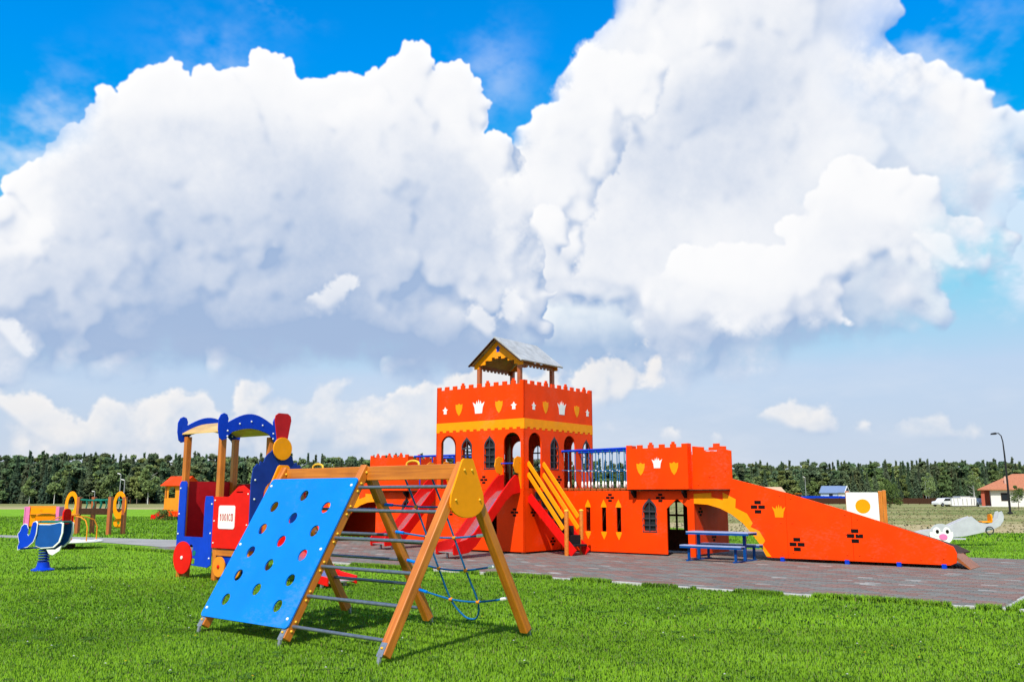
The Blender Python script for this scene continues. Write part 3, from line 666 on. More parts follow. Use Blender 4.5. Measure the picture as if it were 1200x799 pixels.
def forest(name,line,rows,gap,step,label,seed):
    r=np.random.default_rng(seed);Vs=[];Cs=[]
    for row in range(rows):
        for (x0,y0,h0),(x1,y1,h1) in zip(line,line[1:]):
            L=math.hypot(x1-x0,y1-y0);k=int(L/step)
            for i in range(k):
                t=(i+r.random()*.8)/k;x=x0+(x1-x0)*t+r.normal()*.5;y=y0+(y1-y0)*t+row*gap+r.normal()*gap*.3
                hh=(h0+(h1-h0)*t)*(.80+.28*r.random()+.03*row)
                if row==0: hh*=r.uniform(.55,.95)
                q=r.random();kind=('birch' if q<(.45 if row==0 else .16) else 'pine' if q<.58 else 'spruce')
                c=[p for p in protos if p[0]==kind];s,V,C=c[r.integers(len(c))]
                a=r.random()*6.28;ca,sa=math.cos(a),math.sin(a);f=r.uniform(.85,1.25)*(1.1 if kind!='spruce' else .95)
                W=np.stack([(V[:,0]*ca-V[:,1]*sa)*hh*f+x,(V[:,0]*sa+V[:,1]*ca)*hh*f+y,V[:,2]*hh],1);Vs.append(W);Cs.append(C*r.uniform(.7,1.25)*np.array((r.uniform(.85,1.2),1,r.uniform(.85,1.1))))
    me=tri_mesh(name,np.concatenate(Vs),np.concatenate(Cs),'leaves');o=bpy.data.objects.new(name,me);COL.objects.link(o);prop(o,label,'forest',kind='stuff')
forest('forest',[(-125,158,8.3),(-70,160,8.1),(-35,166,8.1),(-15,178,8.5)],6,2.6,1.5,'dense mixed forest edge behind the train and the ring climber',1)
forest('forest',[(-15,190,9.2),(30,230,9.6),(75,262,10.2)],4,4,2.2,'dark forest seen past the castle tower and bridge',2)
forest('forest',[(70,272,10.6),(125,285,11.6),(185,300,12.3),(230,310,12.6)],5,3.5,1.9,'dark pine and birch forest behind the houses and containers',3)
def tree(name,loc,h,kind,w,n,size,label,group=None,trunk=.2,seed=0,bark='bark_white'):
    r=np.random.default_rng(seed+500);t=empty(name,loc,r.random()*6,label,'tree',group)
    V,C=leaf_cloud(r,n,kind if kind!='bush' else 'birch',h,w,h*trunk,size,PAL[kind]);C=C*r.uniform(.9,1.25)
    me=tri_mesh('crown',V,C,'leaves');o=bpy.data.objects.new('crown',me);COL.objects.link(o);o.parent=t
    mb=MB();lean=(r.normal()*.02*h,r.normal()*.02*h)
    mb.path([(0,0,-.1),(lean[0]*.4,lean[1]*.4,h*.4),(lean[0],lean[1],h*.92)],h*.010+.02,8,taper=[1,.6,.1])
    for i in range(6):
        a=r.random()*6.28;z=h*(trunk+.06+.08*i);b=w*.33;mb.path([(lean[0]*z/h,lean[1]*z/h,z),(lean[0]+math.cos(a)*b*.6,lean[1]+math.sin(a)*b*.6,z+h*.05),(math.cos(a)*b,math.sin(a)*b,z+h*.12)],h*.006+.01,5,taper=[1,.6,.2])
    mb.build('trunk',bark,t);return t
tree('bush_tree',far(1043,104),5.0-1.6,'bush',3.6,2600,.16,'bushy green tree beside the white board with an orange disc',trunk=.06,seed=1,bark='bark_brown')
tree('young_tree',far(1194,100),2.6,'bush',1.9,1500,.12,'small green tree standing against the white plastered house',trunk=.25,seed=2,bark='bark_brown')
tree('young_tree',far(1089,170),6.0,'birch',3.4,2000,.2,'light green birch left of the white containers',seed=3)
tree('young_tree',far(1143,178),6.6,'birch',3.6,2000,.2,'light green birch behind the white containers',seed=4)
for i,(px,Y,h) in enumerate([(34,154,4.8),(63,153,5.6),(128,152,6.6),(173,152,6.8)]):
    tree('birch_tree',far(px,Y),h,'birch',h*.56,3200,.34,'pale trunked birch at the edge of the forest behind the playground',group='birches along the forest edge',trunk=.28,seed=20+i)
tree('shrub',far(196,51.5),.55,'bush',2.2,900,.09,'low dark shrub under the orange playhouse slide',trunk=.05,seed=40,bark='bark_brown')
weeds()
# ------------------------------------------------------------------ castle
castle=empty('play_castle',(C0.x,C0.y,0),-CA,'large orange wooden play castle with tower, bridge, slides and ramp on the paving','playground castle')
X_,Y_,Z_=(1,0,0),(0,1,0),(0,0,1)
TU,TV,TB,TP,TT=-2.84,3.0,.06,1.5,4.03
def side(kind,a):          # origin and axes of a wall: f front (-v), r right (+u), b back (+v), l left (-u)
    return {'f':((0,a,0),(1,0,0),Z_),'r':((a,0,0),(0,1,0),Z_),'b':((0,a,0),(-1,0,0),Z_),'l':((a,0,0),(0,-1,0),Z_)}[kind]
def deco(parent,name,outline,m,fr,off=.005,t=.007): return MB().panel(outline,[],t,*fr,off=off).build(name,m,parent)
def brick_mark(parent,cx,cy,fr,s=1.):
    s*=1.2;w,h,g=.085*s,.042*s,.016*s;mb=MB()
    for x,y in((0,h+g),(-(w+g)/2,0),((w+g)/2,0),(0,-(h+g))): mb.panel(rect(cx+x-w/2,cx+x+w/2,cy+y-h/2,cy+y+h/2),[],.004,*fr,off=.003)
    mb.build('brick_mark','black_mark',parent)
def lattice(parent,cx,w,z0,z1,fr,rows=3,pane=False):  # pane: adds the dark sheet that paints interior shade behind the bars
    b=.022;out=gothic(cx,w,z0,z1,wob=.012);hs=[];zs=z1-w*.8;d=(zs-z0-b)/rows
    for i in range(rows):
        for sx in(-1,1): hs.append(rect(cx+sx*b/2,cx+sx*(w/2-b),z0+b+i*d,z0+(i+1)*d))
    for sx in(-1,1): hs.append([(cx+sx*b/2,zs+b*.6),(cx+sx*(w/2-b*1.4),zs+b*.6),(cx+sx*(w*.31),zs+w*.34),(cx+sx*b/2,zs+w*.56)])
    MB().panel(out,hs,.02,*fr,off=.008).build('window_lattice','dark_grey',parent)
    if pane: MB().panel([(cx+(x-cx)*.9,z) for x,z in gothic(cx,w,z0+.02,z1-.03)],[],.006,*fr,off=-.043).build('dark_interior_sheet','glass_dark',parent)  # dark sheet standing in for interior shade; the lattice has no glazing
def upper_wall(kind,a,lo,hi,arches,wins,name='upper_wall'):
    fr=side(kind,a);sg=1 if kind in'fr' else -1
    A=min(lo*sg,hi*sg);B=max(lo*sg,hi*sg)
    out=[(A,TP),(B,TP)]+battle(A,B,TT,.085,11,.055,3)
    hs=[arch(c*sg,.52,TP+.03,2.86) for c in arches]+[[(c*sg+(x-c*sg)*.86,z) for x,z in gothic(c*sg,.35,2.02,2.78)] for c in wins]
    w=MB().panel(out,hs,.04,*fr).build(name,'orange_paint',castle,.004)
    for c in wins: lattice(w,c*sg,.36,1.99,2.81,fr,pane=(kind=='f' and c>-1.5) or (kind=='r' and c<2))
    n=13;d=(B-A)/(2*n-1);bot=[]
    for i in range(n): bot+=[(A+2*i*d,2.94),(A+(2*i+1)*d,2.94)]+([(A+(2*i+1)*d,2.985),(A+(2*i+2)*d,2.985)] if i<n-1 else [])
    deco(w,'yellow_band',bot+[(B,3.185),(A,3.185)],'yellow_paint',fr)
    return w,fr,sg
w,fr,_=upper_wall('f',0,TU,0,[-2.42,-.37],[-1.80,-1.06])
for x,k in((-2.54,'s'),(-2.07,'h'),(-1.42,'c'),(-.77,'h'),(-.31,'s')):
    if k=='s': deco(w,'small_crown',star(x,3.50,.17),'white_paint',fr)
    elif k=='h': deco(w,'shield',shield(x,3.52,.29),'yellow_paint',fr)
    else: deco(w,'crown',crown(x,3.53,.31),'white_paint',fr)
brick_mark(w,-1.24,1.74,fr)
w,fr,_=upper_wall('r',0,0,TV,[.44,1.92],[1.24,2.68])
for x,k in((.39,'s'),(.88,'h'),(1.58,'c'),(2.26,'h'),(2.76,'s')):
    if k=='s': deco(w,'small_crown',star(x,3.50,.17),'white_paint',fr)
    elif k=='h': deco(w,'shield',shield(x,3.52,.29),'yellow_paint',fr)
    else: deco(w,'crown',crown(x,3.53,.31),'white_paint',fr)
brick_mark(w,1.43,1.75,fr)
w,fr,_=upper_wall('b',TV,TU,0,[-2.42,-.42],[-1.80,-1.04])
w,fr,_=upper_wall('l',TU,0,TV,[.47,1.92],[1.24,2.68])
def lower_wall(kind,a,lo,hi,marks=(),holes=(),z1=TP-.004,name='lower_wall',m='orange_paint',z0=TB):
    fr=side(kind,a);sg=1 if kind in'fr' else -1;A=min(lo*sg,hi*sg);B=max(lo*sg,hi*sg)
    w=MB().panel([(A,z0),(B,z0),(B,z1),(A,z1)],holes,.04,*fr).build(name,m,castle,.004)
    for x,z in marks: brick_mark(w,x*sg,z,fr)
    return w,fr
lower_wall('f',0,TU,0,[(-.29,.97),(-2.3,.97)],[gothic(-.98,.30,.45,1.12)])
lower_wall('r',0,0,TV,[(.36,.97),(1.15,.27)])
lower_wall('b',TV,TU,0);lower_wall('l',TU,0,TV,[(.36,.97)])
MB().box(TU+.045,-.045,.045,TV-.045,TP-.06,TP-.005).build('tower_floor','dark_wood',castle)
MB().box(TU+.045,-.045,.045,TV-.045,3.02,3.07).build('light_block_floor','dark_wood',castle)  # floor added to block light and keep the tower inside dark
for x in(TU+.09,-.09):
    for y in(.09,TV-.09):
        MB().box(x-.045,x+.045,y-.045,y+.045,0,4.02).build('corner_post','wood_brown',castle,.006)
# little gabled roof on four posts
GX0,GX1,GY0,GY1=-2.07,-.74,.80,2.20
for x in(GX0,GX1):
    for y in(GY0,GY1): MB().box(x-.05,x+.05,y-.05,y+.05,3.075,4.72).build('roof_post','wood_red',castle,.006)
gm=(GX0+GX1)/2;half=.86;rz0,rz1=4.72,5.36
for s in(-1,1):
    e=Vector((gm+s*half,0,rz0-.02));t=Vector((gm,0,rz1))
    mb=MB();nrm=Vector((s*(rz1-rz0),0,half)).normalized()*.035
    vs=[]
    for y in(GY0-.20,GY1+.22):
        vs+=[(e.x,y,e.z),(t.x+.0,y,t.z),(t.x+nrm.x*0,y,t.z+.042),(e.x+nrm.x,y,e.z+nrm.z)]
    mb.add(vs,[(0,1,2,3),(7,6,5,4),(3,2,6,7),(1,0,4,5),(0,3,7,4)] if s>0 else [(3,2,1,0),(4,5,6,7),(7,6,2,3),(5,4,0,1),(4,7,3,0)])
    rf=mb.build('roof_slope','roof_sheet',castle)
    MB().beam((e.x+s*.0,GY0-.21,e.z-.015),(t.x,GY0-.21,t.z-.015),.02,.07,(0,1,0)).build('roof_edge','dark_wood',rf)
def gable():
    o=[(gm-half+.06,rz0+.0),(gm,rz1-.03),(gm+half-.06,rz0+.0)];n=6;xs0=gm+half-.22;o+=[(gm+half-.06,rz0-.10),(xs0,rz0-.10)]
    for i in range(n):
        a=i/n;b=(i+.5)/n;c=(i+1)/n
        f=lambda t:rz0-.09+.22*math.sin(math.pi*t)
        x=lambda t:xs0-(2*half-.44)*t
        o+=[(x(a),f((a+b)/2)),(x(b),f((a+b)/2)),(x(b),f((b+c)/2)+.05),(x(c),f((b+c)/2)+.05)]
    o+=[(gm-half+.22,rz0-.10),(gm-half+.06,rz0-.10)];return o
for y,k in((GY0-.06,'f'),(GY1+.08,'b')):
    fr=side(k,y);gb=MB().panel([(x if k=='f' else -x,z) for x,z in gable()],[],.03,*fr).build('gable_board','yellow_paint',castle)
    if k=='f': deco(gb,'blue_crown',star(gm,5.10,.16),'blue_paint',fr)
for x,k in((GX1+.055,'r'),(GX0-.055,'l')):
    fr=side(k,x);n=9;A,B=(GY0+.05,GY1-.05);d=(B-A)/(2*n-1);o=[(A,4.72),(B,4.72)]
    for i in range(n): o+=[(B-2*i*d,4.60),(B-(2*i+1)*d,4.60)]+([(B-(2*i+1)*d,4.64),(B-(2*i+2)*d,4.64)] if i<n-1 else [])
    MB().panel([(q if k=='r' else -q,z) for q,z in o],[],.025,*fr).build('valance_board','wood_brown',castle)
# slides
def slide(u0,u1,v0):
    prof=lambda o:[(0,1.50+o),(-.28,1.46+o),(-.55,1.30+o),(-1.60,.34+o),(-1.85,.20+o),(-2.30,.17+o)]
    top=[(.0,1.86),(-.20,1.84),(-.40,1.70),(-.66,1.47),(-1.66,.55),(-1.92,.42),(-2.30,.36),(-2.36,.30),(-2.34,.12)]
    pts=top+list(reversed([(a,b-.07) for a,b in prof(0)]))
    sl=None
    for u in(u0,u1-.035):
        o=MB().panel([(a,b) for a,b in pts],[],.035,(u+.035,v0,0),(0,1,0),Z_).build('slide_side','red_paint',castle,.008)
    mb=MB();P=prof(.0);vs=[];fs=[]
    for a,b in P: vs+=[(u0+.036,v0+a,b),(u1-.036,v0+a,b),(u0+.036,v0+a,b-.02),(u1-.036,v0+a,b-.02)]
    for i in range(len(P)-1):
        k=4*i;fs+=[(k,k+1,k+5,k+4),(k+2,k+6,k+7,k+3)]
    fs.append((4*len(P)-4,4*len(P)-3,4*len(P)-1,4*len(P)-2));mb.add(vs,fs);mb.build('slide_bed','steel_sheet',castle)
    for u in(u0+.05,u1-.09): MB().box(u,u+.04,v0-2.05,v0-2.01,0,.16).build('slide_foot','galvanised',castle)
    for u in(u0-.03,u1+.005):
        MB().panel([(0,1.52),(-.10,1.87),(-.22,1.90),(-.30,2.05),(-.26,2.22),(-.14,2.28),(0,2.26)],[],.025,(u+.025,v0,0),(0,1,0),Z_).build('guard_board','yellow_paint',castle)
    MB().tube((u0-.03,v0-.06,2.12),(u1+.03,v0-.06,2.12),.016).build('slide_bar','blue_paint',castle)
slide(-.64,-.11,-.002)
slide(-4.30,-3.76,1.498)
# steps from the tower to the paving
sv0,sv1,sr=.17,.72,1.28
for v in(sv0,sv1):
    MB().beam((.01,v,TP-.16),(sr,v,-.0+.07),.035,.20,(0,0,1)).build('stringer','red_paint',castle,.004)
for i in range(6):
    z=TP-.02-(i+1)*.205;u=.02+(i+1)*sr/7.0
    td=MB().box(u-.03,u+.17,sv0+.02,sv1-.02,z-.025,z+.01).build('tread','dark_tread',castle);MB().box(u-.028,u-.01,sv0+.021,sv1-.021,z+.012,z+.178).build('riser','dark_tread',td)
for v in(sv0-.03,sv1+.03):
    for dz in(.62,.36):
        MB().beam((.0,v,TP+dz+.02),(1.02,v,dz+.24),.03,.105,(0,0,1)).build('handrail','yellow_paint',castle,.01)
    pm=MB().lathe([(.052,0),(.052,.98),(.045,1.01),(.02,1.03)],(1.10,v,0),14);pm.build('newel_post','wood_orange',castle)
    MB().lathe([(.058,1.005),(.058,1.02),(.03,1.045),(.002,1.05)],(1.10,v,0),14).build('post_cap','bolt_yellow',castle)
# right wing below the bridge: slits, gothic window and pointed doorway
WV,WB=1.5,.05
slits=[(.80,),(1.25,),(1.66,)]
fr=side('f',WV);wo=[(0.012,WB),(2.93,WB),(2.93,1.06),(3.20,1.29),(3.45,1.10),(3.45,WB-.04),(3.62,WB-.04),(3.62,1.47),(.012,1.47)]
hs=[rect(x-.062,x+.062,.52,1.08) for x,in slits]+[[(2.49+(x-2.49)*.86,z) for x,z in gothic(2.49,.36,.56,1.27)]]
w=MB().panel(wo,hs,.04,*fr).build('lower_wall','orange_paint',castle,.004)
for x, in slits:
    deco(w,'slit_point',[(x-.085,1.085),(x+.085,1.085),(x+.06,1.16),(x,1.27),(x-.06,1.16)],'yellow_paint',fr);deco(w,'slit_point',[(x-.085,.515),(x+.085,.515),(x+.06,.44),(x,.33),(x-.06,.44)],'yellow_paint',fr)
lattice(w,2.49,.38,.53,1.31,fr,pane=True);brick_mark(w,1.43,1.31,fr);brick_mark(w,2.78,1.31,fr)
w,fr=lower_wall('r',3.60,1.545,3.3,[(1.85,1.0),(2.5,.42)],z1=1.46)
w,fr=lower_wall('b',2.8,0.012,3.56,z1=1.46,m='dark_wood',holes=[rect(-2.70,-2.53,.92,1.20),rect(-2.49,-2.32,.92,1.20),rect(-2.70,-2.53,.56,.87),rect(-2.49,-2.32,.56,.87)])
# battlemented lookout box over the doorway
BU0,BU1,BV=2.02,3.60,1.30
fr=side('f',BV);w=MB().panel([(BU0,1.50),(BU1,1.50)]+battle(BU0,BU1,2.44,.075,6,.05,2),[],.04,*fr).build('box_wall','orange_paint',castle,.004)
deco(w,'crown',crown(2.83,2.09,.22),'white_paint',fr);deco(w,'shield',shield(2.40,1.98,.27),'yellow_paint',fr);deco(w,'shield',shield(3.26,1.98,.27),'yellow_paint',fr)
for k,a,lo,hi in(('r',BU1,BV+.042,WV-.002),('l',BU0,BV+.042,1.7)):
    fr=side(k,a);sg=1 if k=='r' else -1;A,B=min(lo*sg,hi*sg),max(lo*sg,hi*sg)
    MB().panel([(A,1.50),(B,1.50),(B,2.52),(A,2.52)],[],.04,*fr).build('box_side','orange_paint',castle)
fr=side('b',3.3);MB().panel([(-3.5,1.50),(-BU0,1.50)]+battle(-3.5,-BU0,2.36,.075,8,.05,3),[],.04,*fr).build('box_wall','orange_paint',castle,.004)
MB().box(BU0,4.5,BV+.045,3.25,1.475,1.498).build('box_floor','dark_wood',castle)
for x in(2.12,3.42): MB().panel([(0,0),(.20,0),(.20,-.05),(.06,-.17),(0,-.17)],[],.04,(x,WV-.001,1.473),(0,-1,0),Z_).build('bracket','black_mark',castle)
# arched ramp, once on each wing
def ramp(sg,u_):
    q=lambda u:(u-3.62)*sg+u_
    fr=((0,WV,0),X_,Z_)
    ar=[(3.62,1.18),(3.95,1.16),(4.25,1.08),(4.50,.96),(4.75,.78),(4.95,.56),(5.12,.34),(5.25,.10)]
    tp=[(8.80,.08),(8.91,.13),(8.93,.30),(8.88,.42),(8.66,.52),(7.10,1.02),(5.7,1.43),(4.55,1.72)]
    cren=[(4.55,2.33),(4.43,2.36),(4.43,2.43),(4.28,2.44),(4.28,2.50),(4.13,2.50),(4.13,2.42),(4.02,2.42),(4.02,2.36),(3.90,2.36),(3.90,2.43),(3.78,2.44),(3.62,2.46)]
    if sg<0: cren=[(4.55,1.72),(3.62,1.74)];
    out=[(q(a),b) for a,b in ar+[(5.28,.08)]+tp+cren]
    hs=[] if sg<0 else [rect(3.93,4.22,2.33,2.352),rect(4.0,4.16,1.735,1.765)]
    cuts=[3.0,5.72,7.05,9.5];ws=[]
    def slab(poly,a,b):
        for lim,sgn in((a,1),(b,-1)):
            o=[];m=len(poly)
            for i in range(m):
                p,r2=poly[i],poly[(i+1)%m];dp,dr=(p[0]-lim)*sgn,(r2[0]-lim)*sgn
                if dp>=0: o.append(p)
                if dp*dr<0: t=dp/(dp-dr);o.append((lim,p[1]+(r2[1]-p[1])*t))
            poly=o
        return poly
    for i in range(3):
        pl_=slab(ar+[(5.28,.08)]+tp+cren,cuts[i]+.0025,cuts[i+1]-.0025)
        ws.append((cuts[i+1],MB().panel([(q(a),b) for a,b in pl_],hs if i==0 else [],.04,*fr).build('ramp_wall','orange_paint',castle,.004)))
    def pick(x):
        x=(x-u_)*sg+3.62
        return [o for c,o in ws if x<c][0]
    w=ws[0][1]
    bolts([(q(x),WV,z) for x,z in((5.60,.2),(5.60,.8),(5.60,1.36),(5.84,.2),(5.84,.8),(5.84,1.3),(6.93,.2),(6.93,.6),(6.93,.98),(7.17,.2),(7.17,.6),(7.17,.9),(8.7,.2),(3.75,1.6),(4.4,1.9))],(0,-1,0),.016,'orange_paint',ws[0][1],'bolt_cap',.012)
    ye=[(3.622,1.40),(4.05,1.42),(4.05,1.33),(4.32,1.26),(4.32,1.43),(4.62,1.28),(4.60,1.10),(4.86,.98),(4.98,.78),(4.93,.70),(5.12,.62),(5.24,.42),(5.18,.34),(5.36,.10)]
    deco(w,'arch_edging',[(q(a),b) for a,b in [(3.622,1.185)]+[(a-.0,b+.004) for a,b in ar[1:]]+list(reversed(ye[1:]))+[(3.622,1.40)]],'yellow_paint',fr)
    for x,z in((5.11,1.12),(5.92,.37),(7.10,.57)): brick_mark(pick(q(x)),q(x),z,fr,1.4)
    deco(pick(q(5.57)),'star',crown(q(5.57),1.03,.24),'yellow_paint',fr)
    out2=[(-a,b) for a,b in [(q(a),b) for a,b in ar+[(5.28,.08)]+[(a-.12,max(.09,b-.17)) for a,b in tp]+[(3.62,1.5)]]]
    MB().panel(out2,[],.04,(0,3.0,0),(-1,0,0),Z_).build('ramp_wall','orange_paint',castle)
    pts=[(3.62,1.50),(4.5,1.50),(5.7,1.24),(7.1,.84),(8.66,.36),(8.86,.26)]
    for i,((a,b),(c,d)) in enumerate(zip(pts[1:],pts[2:])):
        MB().beam((q(a),(WV+3.0)/2,b),(q(c),(WV+3.0)/2,d),1.40,.03).build('ramp_deck','dark_wood',castle)
    vs=[(q(8.86),WV+.05,.29),(q(8.86),2.35,.27),(q(9.14),2.35,.03),(q(9.14),WV+.05,.03),(q(8.86),WV+.05,.20),(q(8.86),2.35,.18),(q(9.14),2.35,.0),(q(9.14),WV+.05,.0)]
    MB().add(vs,[(0,1,2,3),(7,6,5,4),(0,3,7,4),(1,5,6,2),(2,6,7,3),(0,4,5,1)]).build('ramp_toe','wood_brown',castle)
    for x in(5.6,6.92,7.9,8.70): MB().box(q(x)-.04,q(x)+.04,WV-.03,WV+.0385,0,.10).build('ramp_foot','blue_paint',castle)
ramp(1,3.62)
ramp(-1,-6.62)
# left wing
fr=side('f',WV);w=MB().panel([(-6.60,WB),(TU-.002,WB),(TU-.002,1.47),(-6.60,1.47)],[[(-5.35+(x+5.35)*.86,z) for x,z in gothic(-5.35,.36,.56,1.27)]],.04,*fr).build('lower_wall','orange_paint',castle,.004)
lattice(w,-5.35,.38,.53,1.31,fr);brick_mark(w,-3.3,.9,fr)
LU0,LU1=-6.67,-5.13
fr=side('f',BV);w=MB().panel([(LU0,1.50),(LU1,1.50)]+battle(LU0,LU1,2.44,.075,7,.05,2),[],.04,*fr).build('box_wall','orange_paint',castle,.004)
for k,a in(('r',LU1),('l',LU0)):
    fr=side(k,a);sg=1 if k=='r' else -1;A,B=min((BV+.042)*sg,2.9*sg),max((BV+.042)*sg,2.9*sg)
    MB().panel([(A,1.50),(B,1.50)]+battle(A,B,2.40,.075,5,.05,2),[],.04,*fr).build('box_side','orange_paint',castle)
MB().box(LU0,TU-.003,BV+.045,2.9,1.475,1.498).build('box_floor','dark_wood',castle)
for x in(-6.5,-5.3): MB().panel([(0,0),(.20,0),(.20,-.05),(.06,-.17),(0,-.17)],[],.04,(x,WV-.001,1.473),(0,-1,0),Z_).build('bracket','black_mark',castle)
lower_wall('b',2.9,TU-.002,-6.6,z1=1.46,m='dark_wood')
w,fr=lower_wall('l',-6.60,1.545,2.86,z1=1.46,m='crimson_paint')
# rope bridge rails
def bridge(u0,u1,vs,posts):
    for v in vs:
        MB().tube((u0,v,2.45),(u1,v,2.47),.03).build('bridge_rail','blue_paint',castle)
        mid=MB();mid.path([(u0,v,1.98),((u0+u1)/2,v,1.955),(u1,v,1.98)],.009,6);mid.build('bridge_rope','rope_blue',castle)
        n=posts;d=(u1-u0)/(n+1)
        dr=None
        for i in range(n):
            x=u0+d*(i+1)
            if dr is None: 
                mb=MB();mb.path([(0,0,2.45),(0,0,1.56)],.011,6);mb.lathe([(.004,0),(.026,.03),(.022,.07),(.004,.10)],(0,0,2.37),8);dr=r_=mb.build('hanger','rope_blue',castle)
                MB().lathe([(.006,0),(.030,.04),(.018,.15),(.004,.17)],(0,0,1.545),8).build('hanger_clamp','white_paint',dr)
                MB().ball((0,0,1.96),.020,6).build('rope_clip','bolt_white',dr)
            else: r_=dup(dr,castle)
            r_.location=(x,v,0)
    n=int((u1-u0)/.155)
    lg=None
    for i in range(n):
        x=u0+(i+.5)*(u1-u0)/n
        if lg is None: lg=o=MB().box(-.07,.07,vs[0]-.01,vs[1]+.01,1.49,1.545).build('bridge_plank','wood_brown',castle,.01)
        else: o=lg.copy();COL.objects.link(o);o.parent=castle
        o.location=(x,0,-.012*math.sin(math.pi*i/n))
bridge(.005,BU0-.01,(1.56,2.32),9)
MB().tube((LU1+.002,1.56,2.46),(TU-.002,1.56,2.45),.03).build('bridge_rail','blue_paint',castle)
MB().tube((LU1+.002,2.75,2.46),(TU-.002,2.75,2.45),.03).build('bridge_rail','blue_paint',castle)
for u in(-4.9,-4.42,-3.6,-3.1): MB().tube((u,1.56,1.5),(u,1.56,2.45),.018).build('rail_post','blue_paint',castle)
bolts([(TU+.06,-.0,z) for z in(1.6,2.4,3.3,.3,1.2)]+[(-.06,-.0,z) for z in(1.6,2.4,3.3,.3,1.2)]+[(u,WV,.16) for u in(.3,1.0,2.2,5.6,6.5,7.4,8.3)]+[(u,BV,1.56) for u in(2.1,3.5)],(0,-1,0),.014,'orange_paint',castle,'bolt_cap',.01)
# ------------------------------------------------------------------ climbing frame: three A-frames, beam, board, rungs and rope net
cf=empty('climbing_frame',(-3.13,9.27,0),R(-40),'wooden A-shaped climbing frame with blue holed board, steel rungs and rope net on the grass','climbing frame')
HW,HT,BAY=.955,1.645,1.345
sl_dir=Vector((0,HW,HT)).normalized();LEN=math.hypot(HW,HT);nf=Vector((0,-HT,HW)).normalized();nb=Vector((0,HT,HW)).normalized()
def fpt(x,s): return Vector((x,0,0))+sl_dir*s
def bpt(x,s): return Vector((x,2*HW,0))+Vector((0,-HW,HT)).normalized()*s
for i in range(3):
    x=BAY*i
    for k,fn in((0,fpt),(1,bpt)):
        xx=x
        lg=MB().beam(fn(xx,.07),fn(xx,LEN-(.0 if k==0 else .06)),.088,.088,nf if k==0 else nb).build('leg','wood_orange' if True else '',cf,.008)
        a=fn(xx,.14);mb=MB().beam(fn(xx,-.02)-Vector((0,0,.06)),fn(xx,.16),.035,.035,nf if k==0 else nb)
        o=(nf if k==0 else nb)
        sh=MB();sh.beam(fn(xx,.05)+o*.047,fn(xx,.17)+o*.047,.07,.006,o);sh.beam(fn(xx,.0)-Vector((0,0,.10))+o*.047,fn(xx,.08)+o*.047,.032,.02,o);sh.build('shoe','galvanised',lg)
for i in range(2): MB().beam((BAY*i+.046,HW,HT-.07),(BAY*(i+1)-.046,HW,HT-.07),.06,.14,(0,0,1)).build('top_beam','wood_orange',cf,.006)
MB().beam((BAY*2+.046,HW,HT-.07),(BAY*2+.06,HW,HT-.07),.06,.13).build('top_beam','wood_orange',cf)
# pear shaped end plates
pl=[]
for i in range(13):
    t=R(180+180*i/12);pl.append((.225*math.cos(t),-.36+.12*math.sin(t)*1.1))
pl+=[(.215,-.28),(.075,.03),(.055,.045),(-.055,.045),(-.075,.03),(-.215,-.28)]
pe=MB().panel(pl,[],.02,(BAY*2+.068,HW,HT),(0,1,0),Z_).build('end_plate','yellow_paint',cf,.006)
bolts([(BAY*2+.069,HW+y,HT+z) for y,z in((-.05,-.06),(.05,-.06),(-.16,-.33),(.16,-.33))],(1,0,0),.012,'bolt_yellow',pe)
MB().panel([(-a,b) for a,b in pl],[],.02,(-.068,HW,HT),(0,-1,0),Z_).build('end_plate','yellow_paint',cf,.006)
# blue board with grip holes, lying on the front legs
s0,s1=.15,1.735;px0,px1=-.05,BAY+.05;bw=px1-px0;hl=s1-s0
holes=[]
for r_ in range(5):
    for cx,d in((.20,0),(.49,.085),(.80,0)): holes.append(circ(px0+bw*cx,s0+hl*(.125+.165*r_+d),.062,18))
bo=MB().panel(rrect(px0,px1,s0,s1,.04),holes,.018,nf*.066,X_,sl_dir).build('climbing_board','sky_blue_paint',cf,.003)
bolts([fpt(x,s)+nf*.066 for x in(0.,BAY) for s in(s0+.09,(s0+s1)/2,s1-.09)],nf,.016,'bolt_white',bo)
# rungs
def rungs(x0,x1,fn,ss,nm='rung'):
    first=None
    for s in ss:
        p=fn(0,s)
        if first is None: first=o=MB().tube((x0,0,0),(x1,0,0),.0165,12).build(nm,'rung_steel',cf)
        else: o=first.copy();COL.objects.link(o);o.parent=cf
        o.location=(0,p.y,p.z)
SS=[.20,.50,.80,1.10,1.40,1.66]
rungs(BAY+.02,2*BAY-.02,fpt,SS);rungs(.02,BAY-.02,bpt,SS)
bolts([fpt(BAY,s)+Vector((.046,0,0))+sl_dir*d-nf*.0 for s in SS for d in(-.045,.045)],(1,0,0),.013,'bolt_yellow',cf)
bolts([bpt(0,s)+Vector((.046,0,0)) for s in SS],(1,0,0),.013,'bolt_yellow',cf)
bolts([(BAY+.05,HW-.035,HT-.06),(.05,HW-.035,HT-.06),(2*BAY-.07,HW-.035,HT-.06)],(0,-1,0),.014,'bolt_yellow',cf)
bolts([fpt(x,.12)+nf*.052 for x in(0,BAY,2*BAY)],nf,.012,'bolt_yellow',cf)
